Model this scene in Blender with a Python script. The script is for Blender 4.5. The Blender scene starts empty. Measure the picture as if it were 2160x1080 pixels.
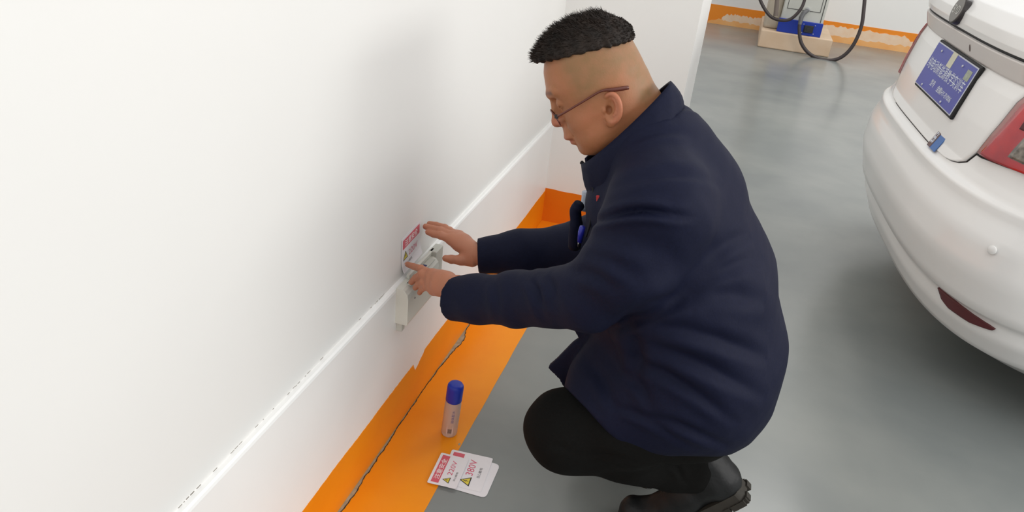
import bpy, math, random
import numpy as np
from mathutils import Matrix, Vector
PI = math.pi
rad = math.radians
scene = bpy.context.scene
COL = scene.collection
random.seed(7)

def lin(r, g, b):
    def f(c):
        c /= 255.
        return c/12.92 if c <= .04045 else ((c+.055)/1.055)**2.4
    return (f(r), f(g), f(b), 1.0)

# ------------------------------------------------------------------ camera
cam_d = bpy.data.cameras.new('camera')
cam = bpy.data.objects.new('camera', cam_d); COL.objects.link(cam)
cam_d.sensor_width = 36.0
cam_d.lens = 1623.15/2160*36.0
cam_d.clip_start = .02
RIGHT = Vector((0.95144, 0.29102, 0.10067)); UPV = Vector((-0.21877, 0.40912, 0.88587)); BACK = Vector((0.21662, -0.86488, 0.45291))
RIGHT.normalize(); BACK = (BACK - RIGHT*BACK.dot(RIGHT)).normalized(); UPV = BACK.cross(RIGHT)
M = Matrix.Identity(4)
for i in range(3):
    M[i][0], M[i][1], M[i][2] = RIGHT[i], UPV[i], BACK[i]
M[0][3], M[1][3], M[2][3] = 0.6309, 0.0, 1.35
cam.matrix_world = M
scene.camera = cam

# ------------------------------------------------------------------ light
world = bpy.data.worlds.new('world'); scene.world = world; world.use_nodes = True
bg = world.node_tree.nodes['Background']
bg.inputs[0].default_value = (1.0, 1.0, 1.0, 1); bg.inputs[1].default_value = .98
def area(name, loc, target, sx, sy, energy, col=(1, .985, .96)):
    l = bpy.data.lights.new(name, 'AREA'); l.shape = 'RECTANGLE'; l.size = sx; l.size_y = sy; l.energy = energy; l.color = col
    o = bpy.data.objects.new(name, l); COL.objects.link(o); o.location = loc
    o.rotation_euler = (Vector(target)-Vector(loc)).to_track_quat('-Z', 'Y').to_euler()
    return o
area('ceiling_lamp_near', (1.5, .9, 2.7), (1.0, 2.2, .3), 1.6, 1.0, 10)
area('ceiling_lamp_mid', (1.9, 4.6, 2.8), (1.9, 4.6, 0), 1.5, .8, 26)
area('wall_fill_light', (4.8, 1.3, 2.2), (0, 1.5, .2), 6.0, 1.0, 152)  # added soft fill from the right, evens out the left wall
area('ceiling_lamp_far', (2.2, 7.4, 2.8), (2.0, 8.6, 0), 1.5, .8, 26)
scene.view_settings.view_transform = 'Standard'
scene.view_settings.look = 'None'
scene.view_settings.gamma = 1.0
scene.view_settings.use_curve_mapping = False
scene.view_settings.exposure = -0.14

# ------------------------------------------------------------------ materials
def mat(name, col, rough=.5, metal=0., spec=.5, coat=0., noise=0., nscale=20., bump=0., bscale=80., trans=0., sheen=0., alpha=1., sss=0., col2=None, detail=4, attr=None, emit=None):
    m = bpy.data.materials.new(name); m.use_nodes = True
    nt = m.node_tree; b = nt.nodes['Principled BSDF']
    b.inputs['Base Color'].default_value = col
    b.inputs['Roughness'].default_value = rough
    b.inputs['Metallic'].default_value = metal
    b.inputs['Specular IOR Level'].default_value = spec
    b.inputs['Coat Weight'].default_value = coat
    b.inputs['Coat Roughness'].default_value = .08
    b.inputs['Transmission Weight'].default_value = trans
    b.inputs['Sheen Weight'].default_value = sheen
    b.inputs['Alpha'].default_value = alpha
    if sss:
        b.inputs['Subsurface Weight'].default_value = sss
        b.inputs['Subsurface Radius'].default_value = (.012, .005, .003)
        b.inputs['Subsurface Scale'].default_value = 1.0
    tc = nt.nodes.new('ShaderNodeTexCoord')
    base = None
    if attr:
        a = nt.nodes.new('ShaderNodeVertexColor'); a.layer_name = attr; base = a.outputs['Color']
        nt.links.new(base, b.inputs['Base Color'])
    if noise:
        n = nt.nodes.new('ShaderNodeTexNoise'); n.inputs['Scale'].default_value = nscale; n.inputs['Detail'].default_value = detail
        nt.links.new(tc.outputs['Object'], n.inputs['Vector'])
        r = nt.nodes.new('ShaderNodeMapRange'); r.inputs[1].default_value = .3; r.inputs[2].default_value = .7
        nt.links.new(n.outputs['Fac'], r.inputs[0])
        mx = nt.nodes.new('ShaderNodeMix'); mx.data_type = 'RGBA'
        nt.links.new(r.outputs[0], mx.inputs[0])
        if base:
            r.inputs[3].default_value = 0; r.inputs[4].default_value = noise
            nt.links.new(base, mx.inputs[6]); mx.inputs[7].default_value = col2 or col
        else:
            mx.inputs[6].default_value = col
            mx.inputs[7].default_value = col2 or tuple([c*(1-noise) for c in col[:3]])+(1,)
        nt.links.new(mx.outputs[2], b.inputs['Base Color'])
    if bump:
        n2 = nt.nodes.new('ShaderNodeTexNoise'); n2.inputs['Scale'].default_value = bscale; n2.inputs['Detail'].default_value = 6
        nt.links.new(tc.outputs['Object'], n2.inputs['Vector'])
        bp = nt.nodes.new('ShaderNodeBump'); bp.inputs['Strength'].default_value = bump; bp.inputs['Distance'].default_value = .004
        nt.links.new(n2.outputs['Fac'], bp.inputs['Height']); nt.links.new(bp.outputs['Normal'], b.inputs['Normal'])
    if emit:
        b.inputs['Emission Color'].default_value = emit[0]; b.inputs['Emission Strength'].default_value = emit[1]
    return m
MT = {}
MT['wall'] = mat('wall_paint', lin(234, 233, 230), .55, noise=.03, nscale=1.5, bump=.05, bscale=9)
MT['curb'] = mat('curb_paint', lin(244, 244, 242), .42, noise=.05, nscale=3, bump=.06, bscale=12)
MT['orange'] = mat('orange_paint', lin(244, 152, 24), .30, noise=1, nscale=5, col2=lin(238, 140, 18), bump=.04, bscale=14, spec=.25)
MT['orange_shaded'] = mat('orange_skirt_shaded', lin(244, 148, 20), .32, noise=1, nscale=6, col2=lin(238, 138, 16), bump=.06, bscale=16, spec=.25)  # same paint as the floor stripe, slightly darkened for the skirt's shade
MT['orange_end'] = mat('orange_end_paint', lin(226, 118, 18), .35, noise=.08, nscale=6)
MT['mortar'] = mat('bare_mortar', lin(176, 166, 142), .8, noise=.35, nscale=60, bump=.5, bscale=90)
MT['crack'] = mat('crack_dark', lin(52, 44, 36), .9, noise=.4, nscale=80)
MT['dirt'] = mat('dirt_line', lin(118, 112, 104), .9)
MT['black'] = mat('black_plastic', lin(28, 28, 30), .45)
MT['gap'] = mat('gap_black', lin(16, 15, 16), .6)
MT['print_red'] = mat('print_red', lin(214, 92, 108), .45)
MT['print_pink'] = mat('print_pink', lin(216, 92, 120), .45)
MT['paper'] = mat('sticker_paper', lin(234, 231, 234), .38)
MT['print_white'] = mat('print_white', lin(240, 228, 228), .45)
MT['print_black'] = mat('print_black', lin(46, 44, 44), .5)
MT['print_grey'] = mat('print_grey', lin(96, 92, 94), .5)
MT['print_yellow'] = mat('print_yellow', lin(226, 206, 66), .45)

def floor_material():
    m = bpy.data.materials.new('grey_epoxy'); m.use_nodes = True
    nt = m.node_tree; b = nt.nodes['Principled BSDF']; L = nt.links.new
    tc = nt.nodes.new('ShaderNodeTexCoord')
    n = nt.nodes.new('ShaderNodeTexNoise'); n.inputs['Scale'].default_value = 1.6; n.inputs['Detail'].default_value = 5; n.inputs['Distortion'].default_value = .2
    L(tc.outputs['Object'], n.inputs['Vector'])
    cr = nt.nodes.new('ShaderNodeValToRGB')
    cr.color_ramp.elements[0].position = .32; cr.color_ramp.elements[0].color = lin(117, 122, 121)
    cr.color_ramp.elements[1].position = .68; cr.color_ramp.elements[1].color = lin(140, 143, 139)
    L(n.outputs['Fac'], cr.inputs[0]); L(cr.outputs[0], b.inputs['Base Color'])
    n2 = nt.nodes.new('ShaderNodeTexNoise'); n2.inputs['Scale'].default_value = 2.5; n2.inputs['Detail'].default_value = 3
    L(tc.outputs['Object'], n2.inputs['Vector'])
    mr = nt.nodes.new('ShaderNodeMapRange'); mr.inputs[3].default_value = .17; mr.inputs[4].default_value = .30
    L(n2.outputs['Fac'], mr.inputs[0]); L(mr.outputs[0], b.inputs['Roughness'])
    b.inputs['Specular IOR Level'].default_value = .5
    n3 = nt.nodes.new('ShaderNodeTexNoise'); n3.inputs['Scale'].default_value = 7
    L(tc.outputs['Object'], n3.inputs['Vector'])
    bp = nt.nodes.new('ShaderNodeBump'); bp.inputs['Strength'].default_value = .03; bp.inputs['Distance'].default_value = .01
    L(n3.outputs['Fac'], bp.inputs['Height']); L(bp.outputs['Normal'], b.inputs['Normal'])
    return m
MT['floor'] = floor_material()

# ------------------------------------------------------------------ mesh helpers
def link_mesh(name, verts, faces, m=None, parent=None, smooth=False, colors=None):
    me = bpy.data.meshes.new(name)
    if isinstance(verts, np.ndarray) and isinstance(faces, np.ndarray):
        k = faces.shape[1]
        me.vertices.add(len(verts)); me.vertices.foreach_set('co', verts.astype(np.float32).ravel())
        me.loops.add(faces.size); me.loops.foreach_set('vertex_index', faces.astype(np.int32).ravel())
        me.polygons.add(len(faces)); me.polygons.foreach_set('loop_start', np.arange(0, faces.size, k, dtype=np.int32))
        me.update(calc_edges=True); me.validate()
    else:
        me.from_pydata([tuple(map(float, v)) for v in verts], [], [tuple(int(i) for i in f) for f in faces]); me.update()
    if smooth:
        me.polygons.foreach_set('use_smooth', [True]*len(me.polygons))
    if colors is not None:
        ca = me.color_attributes.new('Col', 'FLOAT_COLOR', 'POINT')
        ca.data.foreach_set('color', np.asarray(colors, dtype=np.float32).ravel())
    if m: me.materials.append(m)
    o = bpy.data.objects.new(name, me); COL.objects.link(o)
    if parent: o.parent = parent
    return o
def tag(o, label=None, cat=None, group=None, kind=None):
    if label: o['label'] = label
    if cat: o['category'] = cat
    if group: o['group'] = group
    if kind: o['kind'] = kind
    return o
def empty(name, loc=(0, 0, 0)):
    o = bpy.data.objects.new(name, None); COL.objects.link(o); o.location = loc; o.empty_display_size = .05
    return o
class MB:
    def __init__(s): s.v = []; s.f = []
    def add(s, v, f):
        k = len(s.v); s.v += [tuple(p) for p in v]; s.f += [tuple(i+k for i in q) for q in f]; return s
    def box(s, lo, hi, Mx=None):
        x0, y0, z0 = lo; x1, y1, z1 = hi
        v = [(x0,y0,z0),(x1,y0,z0),(x1,y1,z0),(x0,y1,z0),(x0,y0,z1),(x1,y0,z1),(x1,y1,z1),(x0,y1,z1)]
        if Mx is not None: v = [tuple(Mx @ Vector(p)) for p in v]
        return s.add(v, [(3,2,1,0),(4,5,6,7),(0,1,5,4),(1,2,6,5),(2,3,7,6),(3,0,4,7)])
    def rbox(s, lo, hi, r=.004, Mx=None, seg=3):
        # box with rounded vertical profile on all edges (superellipsoid-like corner rounding through inset rings)
        x0, y0, z0 = lo; x1, y1, z1 = hi
        rings = []
        prof = [(r*(1-math.sin(a)), r*(1-math.cos(a))) for a in [PI/2*i/seg for i in range(seg+1)]]
        lv = [(z0+dz, ins) for ins, dz in [(p[0], p[1]) for p in prof]] + [(z1-dz, ins) for ins, dz in [(p[0], p[1]) for p in reversed(prof)]]
        for z, ins in lv:
            ring = []
            for cx, cy, a0 in ((x1-r, y1-r, 0), (x0+r, y1-r, PI/2), (x0+r, y0+r, PI), (x1-r, y0+r, 3*PI/2)):
                for i in range(seg+1):
                    a = a0+PI/2*i/seg
                    ring.append((cx+(r-ins)*math.cos(a), cy+(r-ins)*math.sin(a), z))
            rings.append(ring)
        n = len(rings[0]); v = [p for ring in rings for p in ring]; f = []
        for i in range(len(rings)-1):
            for j in range(n):
                f.append((i*n+j, i*n+(j+1) % n, (i+1)*n+(j+1) % n, (i+1)*n+j))
        f.append(tuple(reversed(range(n)))); f.append(tuple((len(rings)-1)*n+j for j in range(n)))
        if Mx is not None: v = [tuple(Mx @ Vector(p)) for p in v]
        return s.add(v, f)
    def tube(s, pts, rads, n=12, cap=True):
        pts = [Vector(p) for p in pts]
        if not hasattr(rads, '__len__'): rads = [rads]*len(pts)
        t0 = (pts[1]-pts[0]).normalized(); a = t0.orthogonal().normalized(); rings = []
        for i, p in enumerate(pts):
            t = (pts[min(i+1, len(pts)-1)]-pts[max(i-1, 0)]).normalized()
            a = (a - t*a.dot(t)).normalized(); b = t.cross(a)
            rings.append([tuple(p+(a*math.cos(2*PI*j/n)+b*math.sin(2*PI*j/n))*rads[i]) for j in range(n)])
        v = [q for r_ in rings for q in r_]; f = []
        for i in range(len(rings)-1):
            for j in range(n): f.append((i*n+j, i*n+(j+1) % n, (i+1)*n+(j+1) % n, (i+1)*n+j))
        if cap: f.append(tuple(reversed(range(n)))); f.append(tuple((len(rings)-1)*n+j for j in range(n)))
        return s.add(v, f)
    def lathe(s, prof, n=32, Mx=None):
        v = []; f = []
        for r_, z in prof: v += [(r_*math.cos(2*PI*j/n), r_*math.sin(2*PI*j/n), z) for j in range(n)]
        for i in range(len(prof)-1):
            for j in range(n): f.append((i*n+j, i*n+(j+1) % n, (i+1)*n+(j+1) % n, (i+1)*n+j))
        f.append(tuple(reversed(range(n)))); f.append(tuple((len(prof)-1)*n+j for j in range(n)))
        if Mx is not None: v = [tuple(Mx @ Vector(p)) for p in v]
        return s.add(v, f)
    def prism(s, poly, th, Mx=None):
        # poly: 2D outline in local xy, extruded 0..th in z
        n = len(poly); v = [(x, y, 0) for x, y in poly]+[(x, y, th) for x, y in poly]
        f = [tuple(reversed(range(n))), tuple(range(n, 2*n))]+[(i, (i+1) % n, n+(i+1) % n, n+i) for i in range(n)]
        if Mx is not None: v = [tuple(Mx @ Vector(p)) for p in v]
        return s.add(v, f)
    def build(s, name, m, parent=None, smooth=False):
        o = link_mesh(name, s.v, s.f, m, parent, smooth)
        return o
def spline(pts, n=8):
    P = [Vector(p) for p in pts]; P = [P[0]*2-P[1]]+P+[P[-1]*2-P[-2]]; out = []
    for i in range(1, len(P)-2):
        for k in range(n):
            t = k/n
            out.append(.5*((2*P[i])+(P[i+1]-P[i-1])*t+(2*P[i-1]-5*P[i]+4*P[i+1]-P[i+2])*t*t+(3*P[i]-P[i-1]-3*P[i+1]+P[i+2])*t**3))
    out.append(P[-2]); return out
def text_mesh(s, size=1.0, bold=0.0):
    """2D triangulated outline of a string, centred, as (verts Nx2, faces)"""
    cu = bpy.data.curves.new('txt', 'FONT'); cu.body = s; cu.size = size; cu.offset = bold
    cu.align_x = 'CENTER'; cu.align_y = 'CENTER'; cu.resolution_u = 3
    o = bpy.data.objects.new('txt', cu); COL.objects.link(o)
    bpy.context.view_layer.update()
    me = bpy.data.meshes.new_from_object(o.evaluated_get(bpy.context.evaluated_depsgraph_get()))
    v = np.array([p.co[:2] for p in me.vertices]) if len(me.vertices) else np.zeros((1, 2))
    f = [tuple(p.vertices) for p in me.polygons]
    bpy.data.objects.remove(o); bpy.data.meshes.remove(me)
    c = (v.min(0)+v.max(0))/2
    return v-c, f
def fit_text(s, w, h, bold=0.0):
    v, f = text_mesh(s, 1.0, bold); e = v.max(0)-v.min(0)
    return v*np.array([w/max(e[0], 1e-6), h/max(e[1], 1e-6)]), f

# ------------------------------------------------------------------ signed distance modelling
class Field:
    def __init__(s, lo, hi, h):
        s.lo = np.array(lo, float); s.h = h; s.n = np.ceil((np.array(hi)-s.lo)/h).astype(int)+1
        s.a = np.full(s.n, 1.0, np.float32)
        s.ax = [(s.lo[i]+h*np.arange(s.n[i])).astype(np.float32) for i in range(3)]
    def blank(s):
        g = object.__new__(Field); g.lo, g.h, g.n, g.ax = s.lo, s.h, s.n, s.ax; g.a = np.full(s.n, 1.0, np.float32); return g
    def sl(s, lo, hi, pad):
        i0 = np.maximum(np.floor((np.array(lo)-pad-s.lo)/s.h).astype(int), 0)
        i1 = np.minimum(np.ceil((np.array(hi)+pad-s.lo)/s.h).astype(int)+1, s.n)
        return i0, i1
    def op(s, fn, lo, hi, k=0., mode='u'):
        i0, i1 = s.sl(lo, hi, k+3*s.h)
        if (i1 <= i0).any(): return
        q = tuple(slice(i0[i], i1[i]) for i in range(3))
        X, Y, Z = s.ax[0][q[0], None, None], s.ax[1][None, q[1], None], s.ax[2][None, None, q[2]]
        d = fn(X, Y, Z).astype(np.float32); a = s.a[q]
        if mode == 's': d = -d
        if mode == 'u':
            if k > 0:
                hh = np.maximum(k-np.abs(a-d), 0)/k; s.a[q] = np.minimum(a, d)-hh*hh*k*.25
            else: s.a[q] = np.minimum(a, d)
        elif mode == 's':
            if k > 0:
                hh = np.maximum(k-np.abs(a-d), 0)/k; s.a[q] = np.maximum(a, d)+hh*hh*k*.25
            else: s.a[q] = np.maximum(a, d)
        elif mode == 'add': s.a[q] = a+d
    def cap(s, p, q, r0, r1=None, k=.01, mode='u', sy=1.):
        p = np.array(p, float); q = np.array(q, float); r1 = r0 if r1 is None else r1; R = max(r0, r1)
        ym = None
        def fn(X, Y, Z):
            y0 = (p[1]+q[1])/2
            ba = q-p; ba = ba*np.array([1, 1/sy, 1]); L = (ba*ba).sum()+1e-12
            ax, ay, az = X-p[0], (Y-p[1])/sy, Z-p[2]
            h = np.clip((ax*ba[0]+ay*ba[1]+az*ba[2])/L, 0, 1)
            return np.sqrt((ax-ba[0]*h)**2+(ay-ba[1]*h)**2+(az-ba[2]*h)**2)-(r0+(r1-r0)*h)
        e = np.array([R, R*sy, R]); s.op(fn, np.minimum(p, q)-e, np.maximum(p, q)+e, k, mode)
    def chain(s, pts, rs, k=.01, mode='u', sy=1.):
        for i in range(len(pts)-1): s.cap(pts[i], pts[i+1], rs[i], rs[i+1], k, mode, sy)
    def ell(s, c, R, k=.01, mode='u', Mx=None):
        """ellipsoid; Mx 3x3 rows = local axes in world"""
        c = np.array(c, float); R = np.array(R, float); A = np.eye(3) if Mx is None else np.array(Mx, float)
        def fn(X, Y, Z):
            x, y, z = X-c[0], Y-c[1], Z-c[2]
            l = [(x*A[i][0]+y*A[i][1]+z*A[i][2])/R[i] for i in range(3)]
            k0 = np.sqrt(l[0]**2+l[1]**2+l[2]**2); k1 = np.sqrt((l[0]/R[0])**2+(l[1]/R[1])**2+(l[2]/R[2])**2)+1e-9
            return k0*(k0-1)/k1
        e = R.max(); s.op(fn, c-e, c+e, k, mode)
    def mesh(s):
        a = s.a; neg = a < 0
        nx, ny, nz = a.shape
        cells = np.zeros((nx-1, ny-1, nz-1), np.int8)
        for dx in (0, 1):
            for dy in (0, 1):
                for dz in (0, 1): cells += neg[dx:nx-1+dx, dy:ny-1+dy, dz:nz-1+dz]
        idx = np.argwhere((cells > 0) & (cells < 8)); del cells
        vid = np.full((nx-1, ny-1, nz-1), -1, np.int32); vid[idx[:, 0], idx[:, 1], idx[:, 2]] = np.arange(len(idx))
        cor = np.array([(i, j, k) for i in (0, 1) for j in (0, 1) for k in (0, 1)])
        val = np.stack([a[idx[:, 0]+c[0], idx[:, 1]+c[1], idx[:, 2]+c[2]] for c in cor], 1)
        acc = np.zeros((len(idx), 3)); cnt = np.zeros(len(idx))
        for i in range(8):
            for j in range(i+1, 8):
                if np.abs(cor[i]-cor[j]).sum() != 1: continue
                vi, vj = val[:, i], val[:, j]; m = (vi < 0) != (vj < 0)
                t = np.where(m, vi/(vi-vj+1e-20), 0)
                p = cor[i]+t[:, None]*(cor[j]-cor[i]); acc += np.where(m[:, None], p, 0); cnt += m
        v = s.lo+(idx+acc/np.maximum(cnt, 1)[:, None])*s.h
        F = []
        for ax in range(3):
            b, c = (ax+1) % 3, (ax+2) % 3
            sa = [slice(None)]*3; sb = [slice(None)]*3; sa[ax] = slice(0, -1); sb[ax] = slice(1, None)
            e = neg[tuple(sa)] != neg[tuple(sb)]
            p = np.argwhere(e); ok = (p[:, b] > 0) & (p[:, c] > 0) & (p[:, b] < a.shape[b]-1) & (p[:, c] < a.shape[c]-1); p = p[ok]
            fl = neg[p[:, 0], p[:, 1], p[:, 2]]
            def at(db, dc):
                q = p.copy(); q[:, b] -= db; q[:, c] -= dc; return vid[q[:, 0], q[:, 1], q[:, 2]]
            quad = np.stack([at(1, 1), at(0, 1), at(0, 0), at(1, 0)], 1)
            quad[~fl] = quad[~fl][:, ::-1]; F.append(quad)
        F = np.concatenate(F); F = F[(F >= 0).all(1)]
        return v, F

# ================================================================== SETTING
YC = 2.963
def structure(o): o['kind'] = 'structure'; return o
fl = MB().box((-4, -3, -.05), (8, 9.06, 0)).build('floor', MT['floor']); structure(fl)
w = MB().box((-.4, -3, .43), (-.0135, YC+.2, 3.0)).build('wall_left', MT['wall']); structure(w)
# low curb under the wall with a rounded bright nose
cb = MB()
prof = [(-.3, 0), (0, 0), (0, .430), (-.0015, .4355), (-.005, .439), (-.3, .440)]
v = [(x, y, z) for y in (-3, YC+.1) for x, z in prof]; n = len(prof)
cb.add(v, [tuple(range(n)), tuple(reversed(range(n, 2*n)))]+[(i, n+i, n+(i+1) % n, (i+1) % n) for i in range(n)])
structure(cb.build('trim_1', MT['curb']))
pier = MB().box((-.4, YC, 0), (.485, YC+.75, 3.0)).build('wall_back', MT['wall']); structure(pier)
far = MB().box((-4, 9.06, 0), (8, 9.3, 3.0)).build('wall_far', MT['wall']); structure(far)

def strip(name, rows, m, kind='structure', th=.0012, axis=2):
    """rows: list of (a, b) 3D points across a band; gives it thickness along axis"""
    v = []; f = []
    d = [0, 0, 0]; d[axis] = th
    for a, b in rows:
        v += [a, b, tuple(np.array(a)+d), tuple(np.array(b)+d)]
    for i in range(len(rows)-1):
        k = 4*i; f += [(k+2, k+3, k+7, k+6), (k, k+4, k+5, k+1), (k, k+2, k+6, k+4), (k+1, k+5, k+7, k+3)]
    n = len(v); f += [(0, 1, 3, 2), (n-4, n-2, n-1, n-3)]
    o = link_mesh(name, v, f, m)
    if kind: o['kind'] = kind
    return o
rnd = random.Random(3)
# orange band painted on the foot of the wall, with a small notch where the paint was cut by white
rows = []
y = -1.0
while y < YC:
    top = .140+.0010*math.sin(y*23)+rnd.uniform(-.0009, .0009)
    if 1.578 < y < 1.655:
        top -= .030*max(0, 1-abs(y-1.590)/.012 if y < 1.59 else 1-(y-1.590)/.075)
    rows.append(((0, y, 0), (0, y, top))); y += .008
rows.append(((0, YC, 0), (0, YC, .150)))
strip('baseboard_left', rows, MT['orange_shaded'], axis=0, th=.0015)
rows = [((x, YC, 0), (x, YC, .150+.001*math.sin(x*60))) for x in np.linspace(0.0015, .485, 30)]
strip('baseboard_back', [(b, a) for a, b in rows], MT['orange_end'], axis=1, th=-.0015)
# orange stripe painted on the floor beside it
rows = []
y = -1.0
while y < YC:
    rows.append(((.002, y, 0), (.1812+.0006*math.sin(y*31), y, 0))); y += .05
rows.append(((.002, YC, 0), (.182, YC, 0)))
strip('trim_2', rows, MT['orange'])
# chipped mortar along the joint and the open crack beside it
def jag(y): return .5*math.sin(y*37)+.3*math.sin(y*91+1)+.2*math.sin(y*173+2)
rows = []; rows2 = []
y = .6
while y < 2.35:
    wdt = np.interp(y, [.6, 1.17, 1.3, 1.42, 1.55, 1.75, 1.86, 1.97, 2.0, 2.35], [.010, .010, .008, .0055, .0025, .002, .010, .018, .004, .001])
    wdt = max(.0006, wdt*(1+.25*jag(y*1.7)))
    xo = .0005+.0018*jag(y)
    rows.append(((.0016, y, 0), (xo+wdt, y, 0)))
    cw = .0008+.0014*abs(jag(y*2.3+.5))
    rows2.append(((xo+wdt-cw*.3, y, 0), (xo+wdt+cw, y, 0)))
    y += .006
strip('trim_3', rows, MT['mortar'], th=.0020)
strip('trim_4', rows2, MT['crack'], th=.0026)
# broken dark scuffs where the wall meets the ledge
rnd = random.Random(11)
sc = MB()
def scuff(y0, y1, dens, wd):
    y = y0
    while y < y1:
        L = rnd.uniform(.002, .012)
        if rnd.random() < dens:
            z = .4405+rnd.uniform(0, .0015); sc.box((-.0136, y, z), (-.0128, y+L, z+wd*rnd.uniform(.4, 1)))
        y += L+rnd.uniform(.001, .006)
scuff(.66, .745, .9, .0014); scuff(.76, 1.0, .2, .0005); scuff(1.0, 1.12, .5, .0005); scuff(1.15, 1.3, .2, .0004); scuff(1.34, 1.42, .6, .0008)
o = sc.build('trim_5', MT['dirt']); o['kind'] = 'structure'
# tiny chips and a puddle-dark pit on the orange stripe
MB().lathe([(.003, 0), (.0028, .0016)], 9, Matrix.Translation((.176, 1.485, 0)) @ Matrix.Diagonal((1, 1.8, 1, 1))).build('trim_6', MT['mortar'])['kind'] = 'structure'
# a vertical crease where the side wall turns into the pier is real geometry; far wall band
rnd = random.Random(5)
rows = [((x, 9.06, 0), (x, 9.06, .20)) for x in np.linspace(-1, 5, 60)]
strip('baseboard_far', [(b, a) for a, b in rows], mat('orange_far', lin(238, 140, 28), .4, noise=.05, nscale=4), axis=1, th=-.004)
def patch_far(name, x0, x1, z0, z1, m, seed):
    r_ = random.Random(seed); n = 40; top = []; bot = []
    for i in range(n+1):
        x = x0+(x1-x0)*i/n; e = min(1, i/4, (n-i)/4)
        top.append((x, z0+(z1-z0)*(.55+.45*e)+r_.uniform(-.012, .012))); bot.append((x, z0))
    yo = 9.0558-.0006*seed; strip(name, [((a[0], yo, a[1]), (b[0], yo, b[1])) for a, b in zip(top, bot)], m, axis=1, th=-.003)
MT['scraped'] = mat('scraped_plaster', lin(232, 196, 160), .7, noise=1, nscale=9, col2=lin(236, 214, 190), detail=6)
MT['scraped2'] = mat('thin_orange_wash', lin(236, 168, 96), .6, noise=1, nscale=7, col2=lin(240, 184, 120))
patch_far('trim_7', 1.40, 2.38, .045, .160, MT['scraped'], 1)
patch_far('trim_8', 1.40, 2.45, .0, .062, MT['scraped2'], 2)
patch_far('trim_9', .42, .95, .03, .120, MT['scraped'], 3)
patch_far('trim_10', .28, 1.0, .0, .05, MT['scraped2'], 4)

# ================================================================== CHARGING POINT
ch = empty('charging_station', (1.2, 8.4, 0)); tag(ch, 'grey charging cabinet with blue foot panel on a beige plinth by the far wall', 'charger')
def place(o, root):      # keep world coordinates while parenting to an empty that only has a location
    o.parent = root; o.matrix_parent_inverse = Matrix.Translation(-root.location); return o
MT['plinth'] = mat('raw_wood_plinth', lin(204, 176, 146), .6, noise=1, nscale=5, col2=lin(214, 190, 164), bump=.2, bscale=20)
MT['cab'] = mat('cabinet_grey', lin(196, 196, 188), .45)
MT['cab2'] = mat('cabinet_side', lin(190, 178, 160), .5, noise=.12, nscale=8)
MT['blue'] = mat('cabinet_blue', lin(20, 52, 158), .4)
MT['rubber'] = mat('cable_rubber', lin(52, 42, 42), .42)
pl = MB().rbox((.833, 8.03, 0), (1.50, 8.98, .165), .012).build('plinth', MT['plinth']); place(pl, ch); pl['label'] = 'beige scuffed plinth'
cabx0, cabx1, cy0 = .985, 1.375, 8.07
body = MB().rbox((cabx0, cy0, .165), (cabx1, cy0+.42, 1.45), .012).build('cabinet', MT['cab']); place(body, ch)
kick = MB().rbox((cabx0-.012, cy0-.022, .166), (cabx1+.004, cy0+.01, .292), .004).build('foot_panel', MT['blue']); place(kick, ch); kick['label'] = 'blue foot panel with black vent'
vent = MB().rbox((1.215, cy0-.040, .196), (1.300, cy0-.018, .262), .004)
o = vent.build('vent', MT['black']); o.parent = kick
sl = MB()
for i in range(5): sl.box((1.222, cy0-.044, .203+.011*i), (1.293, cy0-.039, .208+.011*i))
o = sl.build('vent_slat', mat('vent_slat_grey', lin(60, 62, 66), .4)); o.parent = kick
for x in (1.205, 1.31):
    for z in (.190, .268):
        o = MB().lathe([(.004, 0), (.004, .004)], 8, Matrix.Translation((x, cy0-.022, z)) @ Matrix.Rotation(PI/2, 4, 'X')).build('screw', MT['cab']); o.parent = kick
side = MB().rbox((.845, 8.16, .165), (cabx0+.004, 8.55, 1.40), .03).build('side_housing', MT['cab2']); place(side, ch); side['label'] = 'beige side housing'
dr = MB()
for a, b in (((1.02, cy0-.003, .385), (1.325, cy0, .389)), ((1.321, cy0-.003, .385), (1.325, cy0, 1.2)), ((1.02, cy0-.003, .385), (1.024, cy0, 1.2)), ((1.345, cy0-.003, .295), (1.351, cy0, 1.40))): dr.box(a, b)
o = dr.build('door_seam', MT['gap']); place(o, ch)
sk = MB().lathe([(.022, 0), (.022, .03), (.016, .05)], 16, Matrix.Translation((1.205, cy0, .40)) @ Matrix.Rotation(PI/2, 4, 'X')).build('socket', mat('socket_metal', lin(210, 212, 216), .25, metal=.8)); place(sk, ch)
gl = MB().tube([(1.205, cy0-.04, .398), (1.1733,8.0000,0.3698), (1.1610,7.9800,0.3316), (1.1640,7.9650,0.2687)], [.018, .022, .022, .018], 14).build('cable_gland', mat('gland_grey', lin(96, 96, 98), .4)); place(gl, ch)
c1 = [(1.1588,7.9800,0.3400), (1.1684,7.9600,0.2350), (1.2170,7.9400,0.1131), (1.3124,7.9200,0.0292), (1.4417,7.9000,-0.0044), (1.5748,7.9000,0.0263), (1.6579,7.9000,0.1367), (1.6928,7.9200,0.3121), (1.6747,7.9500,0.4836), (1.6303,8.0000,0.6800), (1.5204,8.0500,0.9469), (1.3314,8.1000,1.1214)]
o = MB().tube(spline(c1, 8), .0165, 12).build('cable', MT['rubber'], None, True); place(o, ch); o['label'] = 'black cable hanging in a long loop'
c2 = [(1.1296,7.9800,0.6136), (1.1483,7.9600,0.4916), (1.1296,7.9400,0.3972), (1.0696,7.9300,0.3119), (0.9892,7.9300,0.2869), (0.8888,7.9500,0.3042), (0.7937,7.9800,0.3869), (0.7286,8.0200,0.4902), (0.6757,8.1000,0.6687)]
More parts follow.
